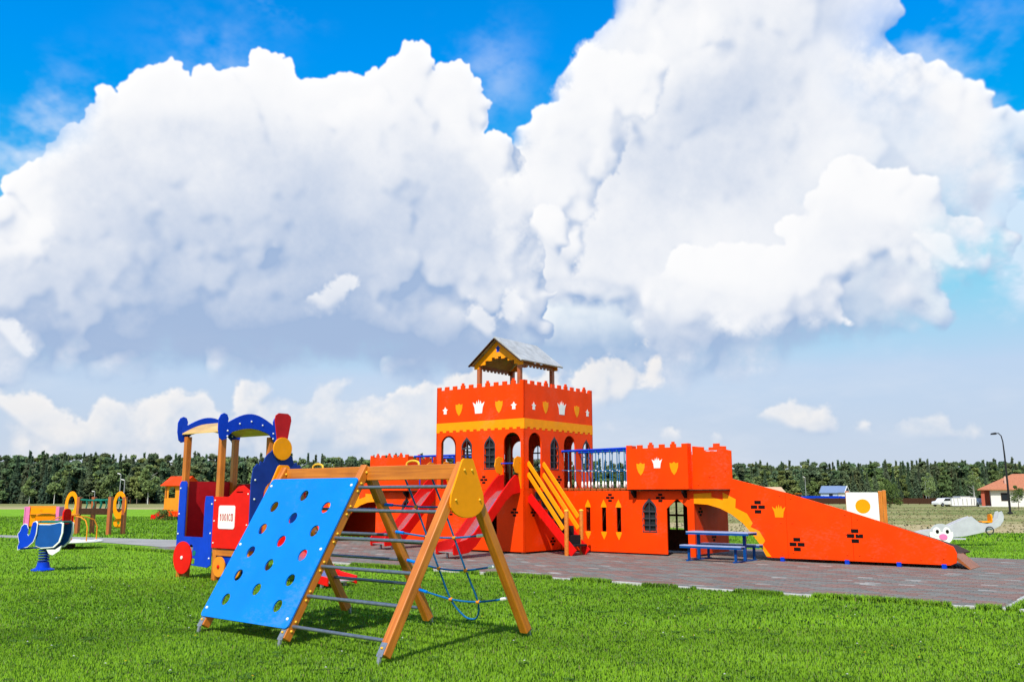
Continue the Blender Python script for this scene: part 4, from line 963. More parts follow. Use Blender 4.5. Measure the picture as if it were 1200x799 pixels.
# rope net in the rear bay
def rope(name,pts,r,par,m='rope_blue'):
    P=[Vector(p) for p in pts];o=[]
    for i in range(len(P)-1):
        a,b=P[max(i-1,0)],P[i];c,d=P[i+1],P[min(i+2,len(P)-1)]
        for k in range(6):
            t=k/6;o.append(.5*((2*b)+(c-a)*t+(2*a-5*b+4*c-d)*t*t+(3*b-a-3*c+d)*t**3))
    o.append(P[-1]);return MB().path(o,r,8).build(name,m,par)
x0,x1=BAY+.05,2*BAY-.05
rows=[.42,.78,1.12,1.44];xs=(.36,.66)
def npt(f,s,sag=0.): p=bpt(x0+(x1-x0)*f,s);p.z-=sag;return p
for i,s in enumerate(rows):
    sg=(.05,.045,.02,.0)[i]
    ro=rope('rope',[npt(0,s+.02),npt(xs[0],s,sg),npt(xs[1],s,sg),npt(1,s+.02)],.0095,cf)
    for f in(0,1):
        a=npt(f,s+.02);b=npt(.09 if f==0 else .91,s+.015,sg*.3);MB().path([a,b],.016,8).build('rope_ferrule','bolt_white' if f else 'sky_blue_paint',ro)
    bolts([npt(f,s+.02)+Vector((.0 if f else .0,0,0)) for f in(0,1)],(1,0,0),.014,'bolt_yellow',ro)
    for f in xs:
        c=npt(f,s,sg);MB().ball(c,.024,8,(1,1,.85)).build('rope_clip','clip_orange',ro)
v1=[npt(xs[0],1.86),npt(xs[0],1.44),npt(xs[0],1.12,.02),npt(xs[0],.78,.045),npt(xs[0],.42,.05),npt(xs[0]+.07,.24,.05),npt(.51,.20,.05),npt(xs[1]-.07,.24,.05),npt(xs[1],.42,.05),npt(xs[1],.78,.045),npt(xs[1],1.12,.02),npt(xs[1],1.44),npt(xs[1],1.86)]
rope('hanging_rope',v1,.0095,cf)
# yellow grab handles on the beam
for x in(.50,1.98):
    MB().path([(x-.085,HW+.045,HT-.03)]+[(x-.085*math.cos(math.pi*i/8),HW+.045,HT+.015+.03*math.sin(math.pi*i/8)) for i in range(9)]+[(x+.085,HW+.045,HT-.03)],.011,8).build('grab_handle','bolt_yellow',cf)
# ------------------------------------------------------------------ play train
tr=empty('play_train',(-4.82,14.85,0),-CA,'red and blue wooden play train with roofed cab, chimney and white name plate','play train')
CX0,CX1,CY0,CY1=-1.02,0.,0.,.96
for x in(CX0,CX1):
    for y in(CY0,CY1): MB().box(x-.048,x+.048,y-.048,y+.048,0,2.36).build('post','wood_orange',tr,.007)
# roof: two blue arch boards and curved planking between them
def roof_arch():
    o=[];n=12;A,B=CY0-.10,CY1+.10
    for i in range(n+1): t=i/n;o.append((A+.12+(B-A-.24)*t,2.56+.17*math.sin(math.pi*t)))
    up=[(A-.03,2.30),(A-.06,2.44),(A-.06,2.60),(A-.02,2.68),(A+.04,2.71),(A+.10,2.69),(A+.13,2.62)]
    dn=[(B-.13,2.62),(B-.10,2.69),(B-.04,2.71),(B+.02,2.68),(B+.06,2.60),(B+.06,2.44),(B+.03,2.30)]
    lo=[(B-.02,2.26),(B-.10,2.28),(B-.14,2.34)]+[(B-.14-(B-A-.28)*i/n,2.38+.10*math.sin(math.pi*i/n)) for i in range(1,n)]+[(A+.14,2.34),(A+.10,2.28),(A+.02,2.26)]
    return up+o+dn+lo
for x in(CX0-.10,CX1+.075):
    ab=MB().panel(roof_arch(),[],.022,(x+.022,0,0),(0,1,0),Z_).build('roof_arch','navy_paint' if False else 'blue_paint',tr,.004)
    bolts([(x+.022,y,z) for y,z in((.02,2.42),(.02,2.33),(.94,2.42),(.94,2.33),(.25,2.55),(.48,2.60),(.71,2.55))],(1,0,0),.016,'bolt_white',ab)
n=12;A,B=CY0-.075,CY1+.075
for i in range(n):
    t0,t1=i/n,(i+1)/n-.004;f=lambda t:Vector((0,A+(B-A)*t,2.42+.20*math.sin(math.pi*t)))
    p,q=f(t0),f(t1);d=Vector((0,0,.02))
    vs=[(CX0-.072,p.y,p.z),(CX1+.07,p.y,p.z),(CX1+.07,q.y,q.z),(CX0-.072,q.y,q.z)];vs+=[(a,b,c-.02) for a,b,c in vs]
    MB().add(vs,[(0,1,2,3),(7,6,5,4),(0,4,5,1),(1,5,6,2),(2,6,7,3),(3,7,4,0)]).build('roof_plank','wood_yellow',tr)
# blue side board with doorway
fr=((0,-.052,0),X_,Z_);o=[(-1.07,.36),(-.98,.24),(-.14,.20),(-.052,.24),(-.052,1.28),(-.10,1.35),(-.28,1.35),(-.30,1.24),(-.30,.68),(-.86,.68),(-.86,1.56),(-.90,1.60),(-1.03,1.60),(-1.07,1.56)]
sb=MB().panel(o,[circ(-.62,.50,.055),rect(-.66,-.50,.24,.33)],.022,*fr,off=.022).build('side_board','blue_paint',tr,.004)
deco(sb,'green_dot',circ(-.52,.42,.045,12),'rope_green',fr,off=.027)
bolts([(x,-.075,z) for x,z in((-1.03,.72),(-1.03,1.05),(-1.03,1.48),(-.09,.35),(-.09,.75),(-.09,1.22))],(0,-1,0),.016,'bolt_white',sb)
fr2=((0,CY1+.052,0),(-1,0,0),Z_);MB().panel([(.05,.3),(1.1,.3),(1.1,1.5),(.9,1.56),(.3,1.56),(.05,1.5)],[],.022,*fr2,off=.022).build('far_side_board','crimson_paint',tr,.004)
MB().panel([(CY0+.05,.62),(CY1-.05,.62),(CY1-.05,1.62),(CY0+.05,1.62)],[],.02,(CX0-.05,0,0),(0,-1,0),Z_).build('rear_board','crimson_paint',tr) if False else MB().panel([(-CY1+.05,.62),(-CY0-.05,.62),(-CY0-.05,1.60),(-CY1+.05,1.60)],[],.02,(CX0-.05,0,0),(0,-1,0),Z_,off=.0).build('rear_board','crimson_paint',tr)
MB().box(CX0-.04,.82,.05,CY1-.05,.50,.535).build('cab_floor','dark_wood',tr)
# red boiler side with name plate
EN=.92
fr=((0,-.052,0),X_,Z_);rb=MB().panel([(-.045,.52),(EN,.52),(EN,1.43),(.74,1.52),(.60,1.50),(.45,1.40),(.36,1.34),(-.045,1.34)],[rect(.56,.74,1.40,1.42)],.022,*fr,off=.022).build('boiler_side','red_paint',tr,.004)
fp=((0,-.052,0),X_,Z_);pt=MB().panel(rrect(.12,.56,.83,1.20,.04),[],.01,*fp,off=.031).build('name_plate','white_paint',rb)
def letters(parent,txt,x,z,h,w,gap,fr,m,off):
    st=h*.13
    for ch in txt:
        mb=MB()
        if ch=='I': mb.panel(rect(x+w*.25,x+w*.25+st*1.15,z,z+h),[],.003,*fr,off=off);adv=w*.75
        elif ch=='1': mb.panel([(x+w*.30,z),(x+w*.30+st*1.1,z),(x+w*.30+st*1.1,z+h),(x+w*.30+st*.2,z+h),(x,z+h*.80),(x+w*.05,z+h*.68),(x+w*.30,z+h*.76)],[],.003,*fr,off=off);adv=w*.85
        elif ch=='0': mb.panel(circ(x+w/2,z+h/2,w*.5,18,h*.5),[circ(x+w/2,z+h/2,w*.5-st*.8,14,h*.5-st*.8)],.003,*fr,off=off);adv=w
        elif ch in'CG':
            p=[(x+w/2+w*.5*math.cos(a),z+h/2+h*.5*math.sin(a)) for a in[R(40+280*i/16) for i in range(17)]];q=[(x+w/2+(w*.5-st*.8)*math.cos(a),z+h/2+(h*.5-st*.8)*math.sin(a)) for a in[R(320-280*i/16) for i in range(17)]]
            mb.panel(p+q,[],.003,*fr,off=off);adv=w
        elif ch=='O': mb.panel(rrect(x,x+w,z,z+h,w*.28),[rrect(x+st,x+w-st,z+st,z+h-st,w*.1)],.003,*fr,off=off);adv=w
        mb.build('letter',m,parent);x+=adv+gap
letters(pt,'100ICO',.165,.955,.115,.052,.012,fp,'crimson_paint',.0345)
bolts([(x,-.075,z) for x,z in((.0,1.28),(.0,.95),(.0,.6),(EN-.04,1.38),(EN-.04,.9))],(0,-1,0),.014,'bolt_white',rb)
MB().panel([(-EN,.52),(.05,.52),(.05,1.34),(-.36,1.34),(-.6,1.5),(-EN,1.43)],[],.022,(0,CY1+.052,0),(-1,0,0),Z_,off=.022).build('boiler_side','red_paint',tr)
MB().box(-.045,EN,-.045,.045,.40,.50).build('floor_beam','wood_orange',tr,.006);MB().box(-.045,EN,CY1-.045,CY1+.045,.40,.50).build('floor_beam','wood_orange',tr,.006)
for y in(0.,CY1): MB().box(EN-.06,EN+.03,y-.045,y+.045,0,.395).build('post','wood_brown',tr,.006)
# blue front board, shade painted in as navy, with stepped shoulders and a round opening
A,B=CY0-.08,CY1+.0;ym=(A+B)/2
o=[(A,.50),(B,.50),(B,1.55),(B-.03,1.78),(B-.10,1.86),(B-.14,1.84),(B-.16,1.90),(B-.22,1.88),(B-.25,1.96),(B-.30,2.02),(B-.36,2.06),(ym+.10,2.12),(ym-.10,2.12),(A+.36,2.06),(A+.30,2.02),(A+.25,1.96),(A+.22,1.88),(A+.16,1.90),(A+.14,1.84),(A+.10,1.86),(A+.03,1.78),(A,1.55)]
fb=MB().panel(o,[arch(ym,.56,.56,1.62)],.025,(EN+.03,0,0),(0,1,0),Z_).build('front_board','navy_paint',tr,.004)
bolts([(EN+.031,y,z) for y in(A+.07,B-.07) for z in(.8,1.3,1.6)],(1,0,0),.016,'bolt_white',fb)
MB().panel(circ(ym+.03,2.11,.185,28),[],.025,(EN+.075,0,0),(0,1,0),Z_).build('boiler_disc','yellow_paint',tr,.004)
ym+=.03;MB().panel([(ym-.095,2.20),(ym+.095,2.20),(ym+.135,2.42),(ym+.165,2.58),(ym+.15,2.65),(ym+.09,2.69),(ym-.09,2.69),(ym-.15,2.65),(ym-.165,2.58),(ym-.135,2.42)],[],.02,(EN+.052,0,0),(0,1,0),Z_).build('chimney','crimson_paint',tr,.004)
# wheels
def wheel(x,z,r,m,hub):
    w_=MB().lathe([(r,0),(r,.022)],(x,-.078,z),32,(0,-1,0)).build('wheel',m,tr,.004);MB().lathe([(.03,0),(.028,.012),(.01,.016)],(x,-.102,z),12,(0,-1,0)).build('hub',hub,w_);return w_
wheel(-.83,.335,.265,'red_paint','bolt_white')
for x in(.22,.64):
    w_=wheel(x,.235,.16,'clip_orange','red_paint')
MB().box(-.87,-.79,-.04,.04,0,.36).build('axle_post','wood_brown',tr)
MB().panel([(.02,.14),(EN,.14),(EN,.40),(.02,.40)],[],.02,(0,-.02,0),X_,Z_).build('under_board','blue_paint',tr)
# small slide running down from the train's front
mb=MB();P=[(EN+.05,.56),(EN+.30,.50),(EN+1.20,.15),(EN+1.58,.10)];vs=[];fs=[]
for a,b in P: vs+=[(a,.22,b),(a,.74,b),(a,.22,b-.02),(a,.74,b-.02)]
for i in range(len(P)-1): k=4*i;fs+=[(k,k+4,k+5,k+1),(k+2,k+3,k+7,k+6)]
mb.add(vs,fs+[(len(vs)-4,len(vs)-2,len(vs)-1,len(vs)-3)]);mb.build('slide_bed','steel_sheet',tr)
for y in(.20,.76): MB().panel([(a,b-.06) for a,b in P]+[(a,b+(.06+.10*(a<EN+1.1))) for a,b in reversed(P)],[],.03,(0,y+.015,0),X_,Z_,).build('slide_side','red_paint',tr,.006)
for y in(.25,.70): MB().box(EN+1.4,EN+1.44,y-.02,y+.02,0,.10).build('slide_foot','galvanised',tr)
# ------------------------------------------------------------------ picnic table under the ramp arch
tb=empty('picnic_table',cw(4.52,.90),-CA,'small blue steel picnic table with two attached benches before the ramp arch','picnic table')
for nm,y,z,w_ in(('tabletop',0,.60,.46),('bench_seat',-.46,.335,.22),('bench_seat',.46,.335,.22)):
    k=.70 if nm=='tabletop' else .68
    MB().box(-k,k,y-w_/2,y+w_/2,z-.012,z+.012).build(nm,'table_top' if 'table_top' in M else 'wall_pale_blue',tb,.004)
    for sy in(-1,1): MB().box(-k,k,y+sy*(w_/2-.02)-.015,y+sy*(w_/2-.02)+.015,z-.052,z-.0135).build('edge_rail','table_blue',tb)
for x in(-.52,.52):
    MB().box(x-.025,x+.025,-.56,.56,0,.045).build('foot_bar','table_blue',tb,.004)
    MB().box(x-.03,x+.03,-.03,.03,.046,.585).build('table_leg','table_blue',tb,.004)
    MB().box(x-.025,x+.025,-.19,.19,.548,.586).build('cross_bar','table_blue',tb)
    for y in(-.46,.46): MB().box(x-.024,x+.024,y-.024,y+.024,.046,.322).build('bench_leg','table_blue',tb,.004)
# ------------------------------------------------------------------ spring rider shaped like a blue sea animal
rd=empty('spring_rider',gpt(50,668),R(-14),'blue spring rider with white edging, green seat and red backrest on the lawn','spring rider')
MB().lathe([(.20,0),(.20,.02),(.12,.05),(.105,.11),(.10,.15)],(0,0,0),20).build('base_plate','blue_paint',rd)
cp=[(.085*math.cos(t*.55),.085*math.sin(t*.55),.14+t*.0042) for t in range(0,64)]
MB().path(cp,.014,8).build('coil_spring','navy_paint',rd)
MB().box(-.16,.28,-.10,.10,.405,.425).build('mount_plate','navy_paint',rd)
def outl(pts,k): 
    c=Vector((sum(p[0] for p in pts)/len(pts),sum(p[1] for p in pts)/len(pts)));return [tuple(c+(Vector(p)-c)*k) for p in pts]
hull=[(-.10,.44),(.02,.40),(.30,.42),(.42,.52),(.47,.68),(.47,.86),(.42,.88),(.20,.84),(-.06,.84),(-.10,.82)]
for y,sg in((-.12,1),(.14,1)):
    w_=MB().panel(hull,[],.02,(0,y,0),X_,Z_).build('side_panel','white_paint',rd,.004)
    MB().panel([(x*.955-.012,z*.93+.045) for x,z in hull],[],.024,(0,y,0),X_,Z_,off=.002).build('side_face','rider_blue',w_)
head=[(-.46,.36),(-.34,.40),(-.24,.42),(-.12,.52),(-.07,.66),(-.06,.86),(-.10,.90),(-.16,.88),(-.18,.80),(-.20,.66),(-.24,.62),(-.27,.66),(-.26,.76),(-.30,.84),(-.36,.85),(-.42,.80),(-.44,.72),(-.49,.66),(-.47,.58),(-.44,.50),(-.47,.42)]
w_=MB().panel(head,[],.02,(0,-.155,0),X_,Z_).build('head_panel','white_paint',rd,.004)
MB().panel([(x*.93-.02,z*.94+.038) for x,z in head],[],.024,(0,-.155,0),X_,Z_,off=.003).build('head_face','blue_paint',w_)
MB().box(-.10,.46,-.115,.115,.86,.90).build('seat','teal_fabric',rd,.012)
w_=MB().panel(rrect(-.10,.10,.84,1.12,.08),[],.03,(.44,0,0),(0,1,0),Z_).build('backrest','red_paint',rd,.01)
MB().path([(-.04,-.22,1.0),(-.06,-.1,1.02),(-.06,.1,1.02),(-.04,.22,1.0)],.014,8).build('handlebar','clip_orange',rd)
MB().path([(-.28,-.28,.40),(-.28,.28,.40)],.016,8).build('foot_rest','navy_paint',rd)
w_=MB().panel([(.10,.40),(.30,.38),(.44,.46),(.40,.36),(.26,.28),(.18,.30)],[],.03,(0,-.09,0),X_,Z_).build('tail_fin','white_paint',rd,.004)
# ------------------------------------------------------------------ roundabout
c=gpt(82,642);ra=empty('roundabout',c,0,'low round spinning platform with orange handrails behind the spring rider','roundabout')
MB().lathe([(.12,0),(.12,.14)],(0,0,0),16).build('pivot','dark_grey',ra)
MB().lathe([(.70,.145),(.79,.155),(.80,.175),(.78,.20),(.02,.205)],(0,0,0),40).build('platform','pink_paint' if False else 'plaster',ra)
MB().tube((0,0,.2),(0,0,.86),.03,12).build('centre_post','red_paint',ra)
MB().lathe([(.16,.84),(.17,.86),(.16,.885)],(0,0,0),20).build('hand_wheel','clip_orange',ra)
for k in range(4):
    a=math.pi/4+k*math.pi/2+.2;d=Vector((math.cos(a),math.sin(a),0));q=Vector((-d.y,d.x,0))
    MB().path([d*.72+q*.30*0+Vector((0,0,.2)),d*.72+Vector((0,0,.55)),d*.62+Vector((0,0,.72)),d*.40+Vector((0,0,.80)),d*.14+Vector((0,0,.83))],.016,8).build('handrail','clip_orange',ra)
# ------------------------------------------------------------------ pink and orange play stall
hp=gpt(50,619.5);ps=empty('play_stall',hp,R(12),'orange play stall with pink side panels and a dark shelf opening','play stall')
fr=((0,-.30,0),X_,Z_)
MB().panel([(-.62,.12),(.62,.12),(.62,.86),(-.62,.86)],[rect(-.24,.50,.30,.52),circ(-.02,.74,.06)],.03,*fr).build('front_panel','yellow_paint',ps,.004)
MB().panel([(-.62,.12),(.62,.12),(.62,.86),(-.62,.86)],[],.03,(0,.30,0),(-1,0,0),Z_).build('back_panel','yellow_paint',ps)
for x in(-.665,.635): MB().box(x,x+.04,-.36,.36,.06,.90).build('end_panel','pink_paint',ps,.01)
MB().panel(rect(-.66,-.46,.08,.92),[],.02,(0,-.34,0),X_,Z_).build('front_strip','pink_paint',ps);MB().panel(rect(.54,.66,.3,.92),[],.02,(0,-.34,0),X_,Z_).build('front_strip','pink_paint',ps);MB().box(-.44,.52,-.42,-.305,.60,.63).build('counter','clip_orange',ps);MB().box(-.61,.61,-.25,.25,.10,.13).build('floor_board','dark_wood',ps)
MB().panel([(-.62,.86),(.62,.86),(.5,.95),(-.5,.95)],[],.03,*fr).build('top_board','clip_orange',ps)
for x in(-.6,.56):
    for y in(-.25,.25): MB().box(x,x+.04,y-.02,y+.02,0,.12).build('foot','wood_brown',ps)
# ------------------------------------------------------------------ ring climber: wooden posts, yellow oval boards, beam and green ropes
rc=empty('ring_climber',gpt(117,626),R(-18),'wooden climber with yellow oval ring boards and green rope across','climber')
ov=lambda cx,cz,rx,rz,n=24:circ(cx,cz,rx,n,rz)
for x,dy in((-.76,-.05),(.62,.05)):
    y=0
    for yy in(-.28,.42): MB().box(x-.065,x+.065,yy-.065,yy+.065,0,1.32).build('post','wood_red',rc,.008)
for x,yy in((-1.06,-.28),(.44,.42)):
    MB().panel(ov(x,1.02,.29,.50),[ov(x,1.06,.155,.29)],.03,(0,yy-.06,0),X_,Z_).build('ring_board','yellow_paint',rc,.006)
    MB().panel(ov(x,.40,.22,.18),[ov(x,.40,.07,.06)],.03,(0,yy-.055,0),X_,Z_).build('lower_disc','yellow_paint',rc,.006)
MB().box(-.70,.56,-.35,-.21,.70,.92).build('balance_beam','dark_wood',rc,.01);MB().box(-.70,.56,.37,.47,.74,.90).build('balance_beam','dark_wood',rc,.01)
for yy in(-.28,.42):
    MB().path([(-.70,yy,1.22),(-.3,yy,1.20),(.2,yy,1.20),(.56,yy,1.22)],.032,8).build('green_rope','rope_green',rc)
    for x in(-.45,-.15,.15,.40): MB().path([(x,yy,1.22),(x+.05,yy,1.05),(x,yy,.90)],.022,6).build('green_rope','rope_green',rc)
# ------------------------------------------------------------------ orange toddler playhouse with slide
ph=empty('playhouse',gpt(210,609),R(-25),'orange raised playhouse with arched window and red slide behind the train','playhouse')
for x in(-.62,.62):
    for y in(-.5,.5): MB().box(x-.05,x+.05,y-.05,y+.05,0,2.0).build('post','wood_orange',ph)
MB().box(-.62,.62,-.5,.5,.42,.47).build('floor_board','dark_wood',ph)
o=[(-.68,.50),(.68,.50),(.68,1.22),(.50,1.22),(.50,1.95),(-.50,1.95),(-.50,1.22),(-.68,1.22)]
MB().panel(o,[arch(-.12,.52,1.24,1.86)],.03,(0,-.56,0),X_,Z_).build('front_wall','clip_orange',ph,.005)
MB().panel([(-.5,.2),(.5,.2),(.5,1.2),(.3,1.95),(-.3,1.95),(-.5,1.2)],[arch(0,.4,.6,1.7)],.03,(.68,0,0),(0,1,0),Z_).build('side_wall','clip_orange',ph,.005)
MB().box(-.68,.68,-.60,-.565,.22,.5).build('skirt_board','orange_paint',ph)
for s in(-1,1): MB().beam((0,s*.78,1.92),(0,0,2.46),.03,1.66,(1,0,0)).build('roof_slope','orange_paint',ph)
MB().panel([(-.75,1.92),(.75,1.92),(0,2.44)],[],.03,(.80,0,0),(0,1,0),Z_).build('gable_board','orange_paint',ph);MB().panel([(-.75,1.92),(.75,1.92),(0,2.44)],[],.03,(-.80,0,0),(0,-1,0),Z_).build('gable_board','orange_paint',ph)
P=[(-.66,.50),(-.9,.46),(-1.7,.10),(-1.95,.08)]
for y in(-.28,.28): MB().panel([(a,b-.06) for a,b in P]+[(a,b+.20) for a,b in reversed(P)],[],.03,(0,y+.015,0),X_,Z_).build('slide_side','red_paint',ph)
mb=MB();vs=[];fs=[]
for a,b in P: vs+=[(a,-.26,b),(a,.26,b)]
for i in range(3): fs.append((2*i,2*i+1,2*i+3,2*i+2))
mb.add(vs,fs).build('slide_bed','crimson_paint',ph)
# ------------------------------------------------------------------ white play board with orange disc behind the ramp
pb=empty('play_board',far(1014,27.0),R(-22),'white play board with an orange disc on orange posts behind the ramp','play board')
bd=MB().panel(rrect(-.46,.44,.58,1.46,.03),[],.03,(0,-.06,0),X_,Z_).build('board','white_paint',pb,.004)
MB().panel(circ(.0,1.05,.21,28),[],.006,(0,-.06,0),X_,Z_,off=.004).build('orange_disc','yellow_paint',bd)
for x in(-.42,.50): MB().box(x-.055,x+.055,-.055,.055,0,1.50).build('post','wood_red' if x<0 else 'wood_orange',pb,.008)
MB().box(.56,.66,-.055,.055,.0,1.52).build('post','wood_orange',pb,.008)
MB().box(-.36,.44,-.03,.03,.42,.52).build('cross_rail','wood_orange',pb)
# ------------------------------------------------------------------ rabbit faced seesaw
ss=empty('seesaw',far(1108,25.2),R(-8),'grey seesaw with white rabbit face and yellow seat on its raised end','seesaw')
body=[(-1.35,.12),(-1.0,.30),(-.55,.42),(-.15,.46),(.10,.56),(.45,.72),(.70,.80),(.78,.72),(.90,.62),(1.10,.60),(1.25,.64),(1.36,.74),(1.42,.92),(1.50,.94),(1.54,.82),(1.52,.68),(1.42,.54),(1.22,.44),(.95,.36),(.50,.26),(.10,.22),(-.4,.16),(-.9,.06),(-1.3,.02)]
for y in(-.14,.14): MB().panel(body,[],.03,(0,y,0),X_,Z_).build('side_board','grey_panel',ss,.006)
MB().box(-.2,.5,-.15,.15,.17,.21).build('cross_board','grey_panel',ss)
MB().box(.96,1.22,-.15,.15,.63,.67).build('seat','yellow_paint',ss,.01)
MB().panel(rrect(-.14,.14,.62,.86,.08),[],.04,(1.24,0,0),(0,1,0),Z_).build('backrest','yellow_paint',ss,.008)
MB().path([(1.12+.10*math.cos(2*math.pi*i/14),-.19,.42+.10*math.sin(2*math.pi*i/14)) for i in range(14)],.016,6,True).build('bumper_ring','dark_grey',ss)
face=[(.31*math.cos(t)-.14,.31+.29*math.sin(t)) for t in[2*math.pi*i/26 for i in range(26)]]
fc=MB().panel(face,[],.025,(0,-.19,0),X_,Z_).build('rabbit_face','white_paint',ss,.004)
MB().panel([(x,z) for x,z in face if z>.36],[],.004,(0,-.19,0),X_,Z_,off=.002).build('face_top','grey_panel',fc)
for x in(-.26,.0):
    e=MB().panel(circ(x,.38,.10,18,.125),[],.008,(0,-.19,0),X_,Z_,off=.008).build('eye','white_paint',fc);MB().panel(circ(x+.015,.385,.045,14,.055),[],.004,(0,-.19,0),X_,Z_,off=.0115).build('pupil','black_mark',e)
MB().panel(circ(-.10,.24,.11,18,.085),[],.012,(0,-.19,0),X_,Z_,off=.012).build('nose','pink_paint',fc)
MB().tube((0,0,0),(0,0,.2),.07,14).build('pivot_post','dark_grey',ss)
# ------------------------------------------------------------------ street lamps
lp=empty('street_lamp',gpt(1184,602),R(8),'tall black street lamp with curved arm beside the white plastered house','street lamp')
MB().path([(0,0,0),(0,0,2.2),(-.02,0,4.4),(-.06,0,5.5),(-.16,0,5.95),(-.38,0,6.15),(-.62,0,6.12)],.08,12,taper=[1.1,.9,.75,.55,.5,.45,.4]).build('pole','pole_black',lp)
MB().panel([(-1.0,6.02),(-.60,6.04),(-.56,6.14),(-.66,6.20),(-.95,6.14)],[],.22,(0,-.11,0),X_,Z_).build('lamp_head','pole_black',lp,.02)
MB().lathe([(.20,0),(.20,.10),(.14,.16)],(0,0,0),14).build('base_collar','pole_black',lp)
def far_lamp(px,Y,h,label):
    t=empty('lamp_post',far(px,Y),0,label,'lamp post','pale lamp posts in the distance')
    MB().path([(0,0,0),(0,0,h*.97)],.06,8,taper=[1,.6]).build('pole','pole_grey',t);MB().beam((-.05,0,h*.97),(-.45,0,h),.16,.10).build('lamp_head','white_paint',t,.02)
for px,Y,h in((139,118,4.3),(144,112,3.4),(110,140,2.1),(945,185,5.3),(1086,190,5.0),(1142,188,4.4)): far_lamp(px,Y,h,'thin pale lamp post in front of the forest')
# ------------------------------------------------------------------ houses and fences far off
def house(name,loc,rz,w,d,h,rise,over,mw,mr,label,wins=(),ridge='x'):
    t=empty(name,loc,rz,label,'house')
    mb=MB();mb.box(-w/2,w/2,-d/2,d/2,0,h);mb.build('wall',mw,t)
    if ridge=='x':
        for s in(-1,1): MB().beam((0,s*(d/2+over),h-over*rise/(d/2)),(0,0,h+rise),.12,w+2*over,(1,0,0)).build('roof_slope',mr,t)
        for s in(-1,1):
            MB().panel([(-d/2,h),(d/2,h),(0,h+rise)],[],.1,(s*w/2,0,0),(0,s,0),Z_).build('gable_wall',mw,t)
    for x,z,ww,hh in wins:
        wd_=MB().box(x-ww/2,x+ww/2,-d/2-.06,-d/2-.004,z-hh/2,z+hh/2).build('window','dark_wood',t);MB().box(x-ww/2+.06,x+ww/2-.06,-d/2-.075,-d/2-.062,z-hh/2+.06,z+hh/2-.06).build('pane','glass_dark',wd_)
    return t
hb=house('blue_house',far(975,200),R(-38),4.6,4.0,2.4,1.45,.35,'wall_pale_blue','roof_blue','pale blue wooden house with grey blue gabled roof before the forest',[(.5,1.4,1.0,1.2)]);hb.scale=(.80,.80,.92)
for y in(-1.7,1.7): MB().box(2.35,4.2,y-.06,y+.06,0,2.2).build('porch_post','white_paint',hb)
for s in(-1,1): MB().beam((3.35,s*2.3,2.25),(3.35,0,3.8),.12,2.0,(1,0,0)).build('porch_roof','roof_blue',hb);MB().beam((4.38,s*2.3,2.25),(4.38,0,3.83),.22,.12,(1,0,0)).build('barge_board','white_paint',hb)
MB().box(4.2,4.25,-1.6,1.6,.0,.9).build('porch_rail','white_paint',hb)
house('tan_house',far(902,150),R(6),3.4,3.,2.1,.7,.4,'roof_tan','roof_tan','low house with tan roof showing over the ramp')
wh=empty('white_house',far(1156,116),R(-27),'white plastered house with orange tiled roof and porch','house')
MB().box(.6,14,0,8,0,2.25).build('wall','plaster',wh)
w_=MB().box(1.75,2.55,-.05,-.004,.75,1.75).build('window','dark_wood',wh);MB().box(1.83,2.47,-.07,-.052,.83,1.67).build('pane','glass_dark',w_)
w_=MB().box(7.2,8.2,-.05,-.004,.75,1.75).build('window','dark_wood',wh)
mb=MB();vs=[(-.85,-.6,2.1),(15,-.6,2.1),(12,4,4.1),(3.4,4,4.1),(-.85,8.6,2.1),(15,8.6,2.1)];vs2=[(a,b,c+.12) for a,b,c in vs]
mb.add(vs+vs2,[(6,7,8,9),(7,11,8),(11,10,9,8),(10,6,9),(0,3,2,1),(1,2,5),(5,2,3,4),(4,3,0),(0,1,7,6),(1,5,11,7),(5,4,10,11),(4,0,6,10)]).build('roof','roof_orange',wh)
MB().panel([(4.6,2.28),(9.5,2.28),(7,3.6)],[],.1,(0,-.45,0),X_,Z_).build('roof_gable','roof_orange',wh)
MB().box(2.3,2.75,.9,1.4,2.5,3.85).build('chimney','chimney_pink',wh)
MB().box(-.5,-.1,-.2,.3,0,2.1).build('porch_pillar','brick_red',wh);MB().box(-.8,.595,-.45,7.5,-.02,.10).build('porch_floor','concrete',wh);MB().box(-.4,.55,3.0,3.2,0,2.1).build('porch_wall','brick_red',wh)
for i,(px,w_) in enumerate(((1121.5,1.45),(1132,1.55),(1141,1.0))):
    k=empty('site_cabin',far(px,118+i*.3),R(-3),['white site cabin next to the parked vehicles','white site cabin standing between two others','narrow white site cabin beside the porch of the plastered house'][i],'cabin','white site cabins in a row')
    MB().box(-w_/2*.82,w_/2*.82,0,2.2,.08,(1.12,1.28,1.22)[i]).build('cabin_body','white_paint',k,.02);MB().box(-w_/2*.86,w_/2*.86,-.05,2.25,(1.125,1.285,1.225)[i],(1.17,1.33,1.27)[i]).build('cabin_roof','grey_panel',k)
    for q in(-.25,.1): MB().box(w_*q,w_*q+.05,-.03,-.004,.2,1.0).build('door_seam','dark_grey',k)
    MB().box(-w_*.38,w_*.38,.1,2.1,0,.075).build('skid','dark_wood',k)
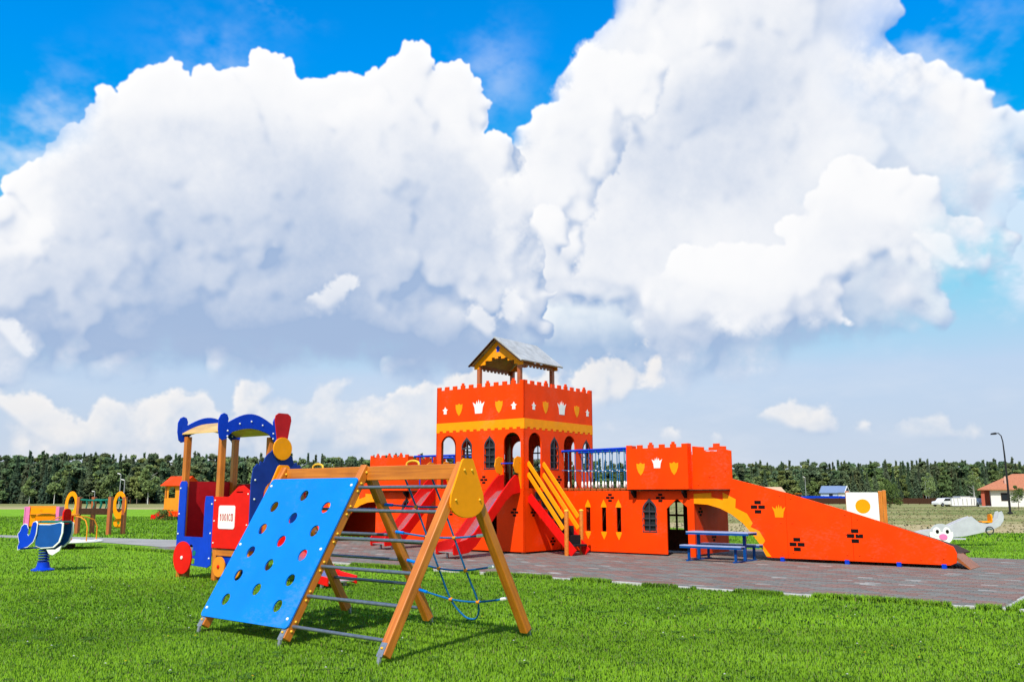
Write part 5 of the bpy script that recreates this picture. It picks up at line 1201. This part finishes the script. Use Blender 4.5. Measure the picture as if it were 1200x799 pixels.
def car(loc,rz,m,label,sc=1.):
    t=empty('parked_car',loc,rz,label,'car','cars parked by the containers');t.scale=(sc,)*3
    prof=[(-2.0,.30),(-2.0,.75),(-1.75,.85),(-1.15,.92),(-.65,1.38),(.65,1.40),(1.35,.95),(1.95,.85),(2.02,.55),(2.0,.30)]
    MB().panel(prof,[],1.66,(0,-.83,0),X_,Z_).build('body',m,t,.08)
    for s in(-1,1): MB().panel([(-1.0,.94),(-.60,1.32),(.60,1.34),(1.15,.95)],[],.01,(0,s*.84,0),(1,0,0) if s<0 else (-1,0,0),Z_).build('side_window','glass_dark',t) if s<0 else None
    for x in(-1.25,1.25):
        for y in(-.80,.80):
            w_=MB().lathe([(.30,-.09),(.31,0),(.30,.09)],(x,y,.31),16,(0,1,0)).build('wheel','tyre',t);MB().lathe([(.17,0),(.16,.10)],(x,y,.31),10,(0,math.copysign(1,y),0)).build('rim','galvanised',w_)
    return t
car(far(1107,119),R(20),'car_white','white car parked beside the site cabins',.78)
car(far(1149,122),R(80),'car_white','white car partly hidden by the porch of the plastered house',.75)
# low dark board fence and a blue site fence
def board_fence(name,a,b,h,m,label,step,bh):
    a,b=Vector(a),Vector(b);L=(b-a).length;t=empty(name,a,math.atan2((b-a).y,(b-a).x),label,'fence');n=int(L/step)
    pn=po=None
    for i in range(n):
        if pn is None:
            pn=p_=MB().box(.04,step-.04,-.02,.02,.08,h).build('fence_panel',m,t);po=q_=MB().box(-.05,.05,-.04,.04,0,h+.08).build('fence_post',m,t)
        else:
            p_=pn.copy();q_=po.copy()
            for x in(p_,q_): COL.objects.link(x);x.parent=t
        p_.location=(i*step,0,rs.uniform(-.03,.03));q_.location=(i*step,0,0)
board_fence('board_fence',far(930,146),far(1118,150),1.0,'dark_wood','low dark board fence at the far edge of the meadow',2.0,.2)
board_fence('site_fence',far(935,172),far(1000,176),1.35,'blue_paint','blue site fence in front of the pale blue house',2.0,.2)
# yellow loader by the blue fence
ld=empty('wheel_loader',far(936,164),R(15),'yellow construction loader parked by the blue site fence','loader')
MB().panel([(-1.3,.35),(1.0,.35),(1.0,.9),(.3,1.0),(-.2,1.0),(-1.3,1.05)],[],1.1,(0,-.55,0),X_,Z_).build('body','yellow_paint',ld,.05)
MB().box(-.35,.35,-.45,.45,1.0,1.75).build('cab','glass_dark',ld,.05);MB().box(-.42,.42,-.5,.5,1.755,1.82).build('cab_roof','yellow_paint',ld)
for x in(-.8,.75):
    for y in(-.6,.6): MB().lathe([(.40,-.14),(.42,0),(.40,.14)],(x,y,.42),16,(0,1,0)).build('wheel','tyre',ld)
for y in(-.3,.3): MB().beam((.8,y,.8),(1.7,y,.5),.10,.16).build('lift_arm','yellow_paint',ld)
MB().panel([(1.6,.15),(2.1,.1),(2.0,.5),(1.65,.75)],[],1.3,(0,-.65,0),X_,Z_).build('bucket','yellow_paint',ld)
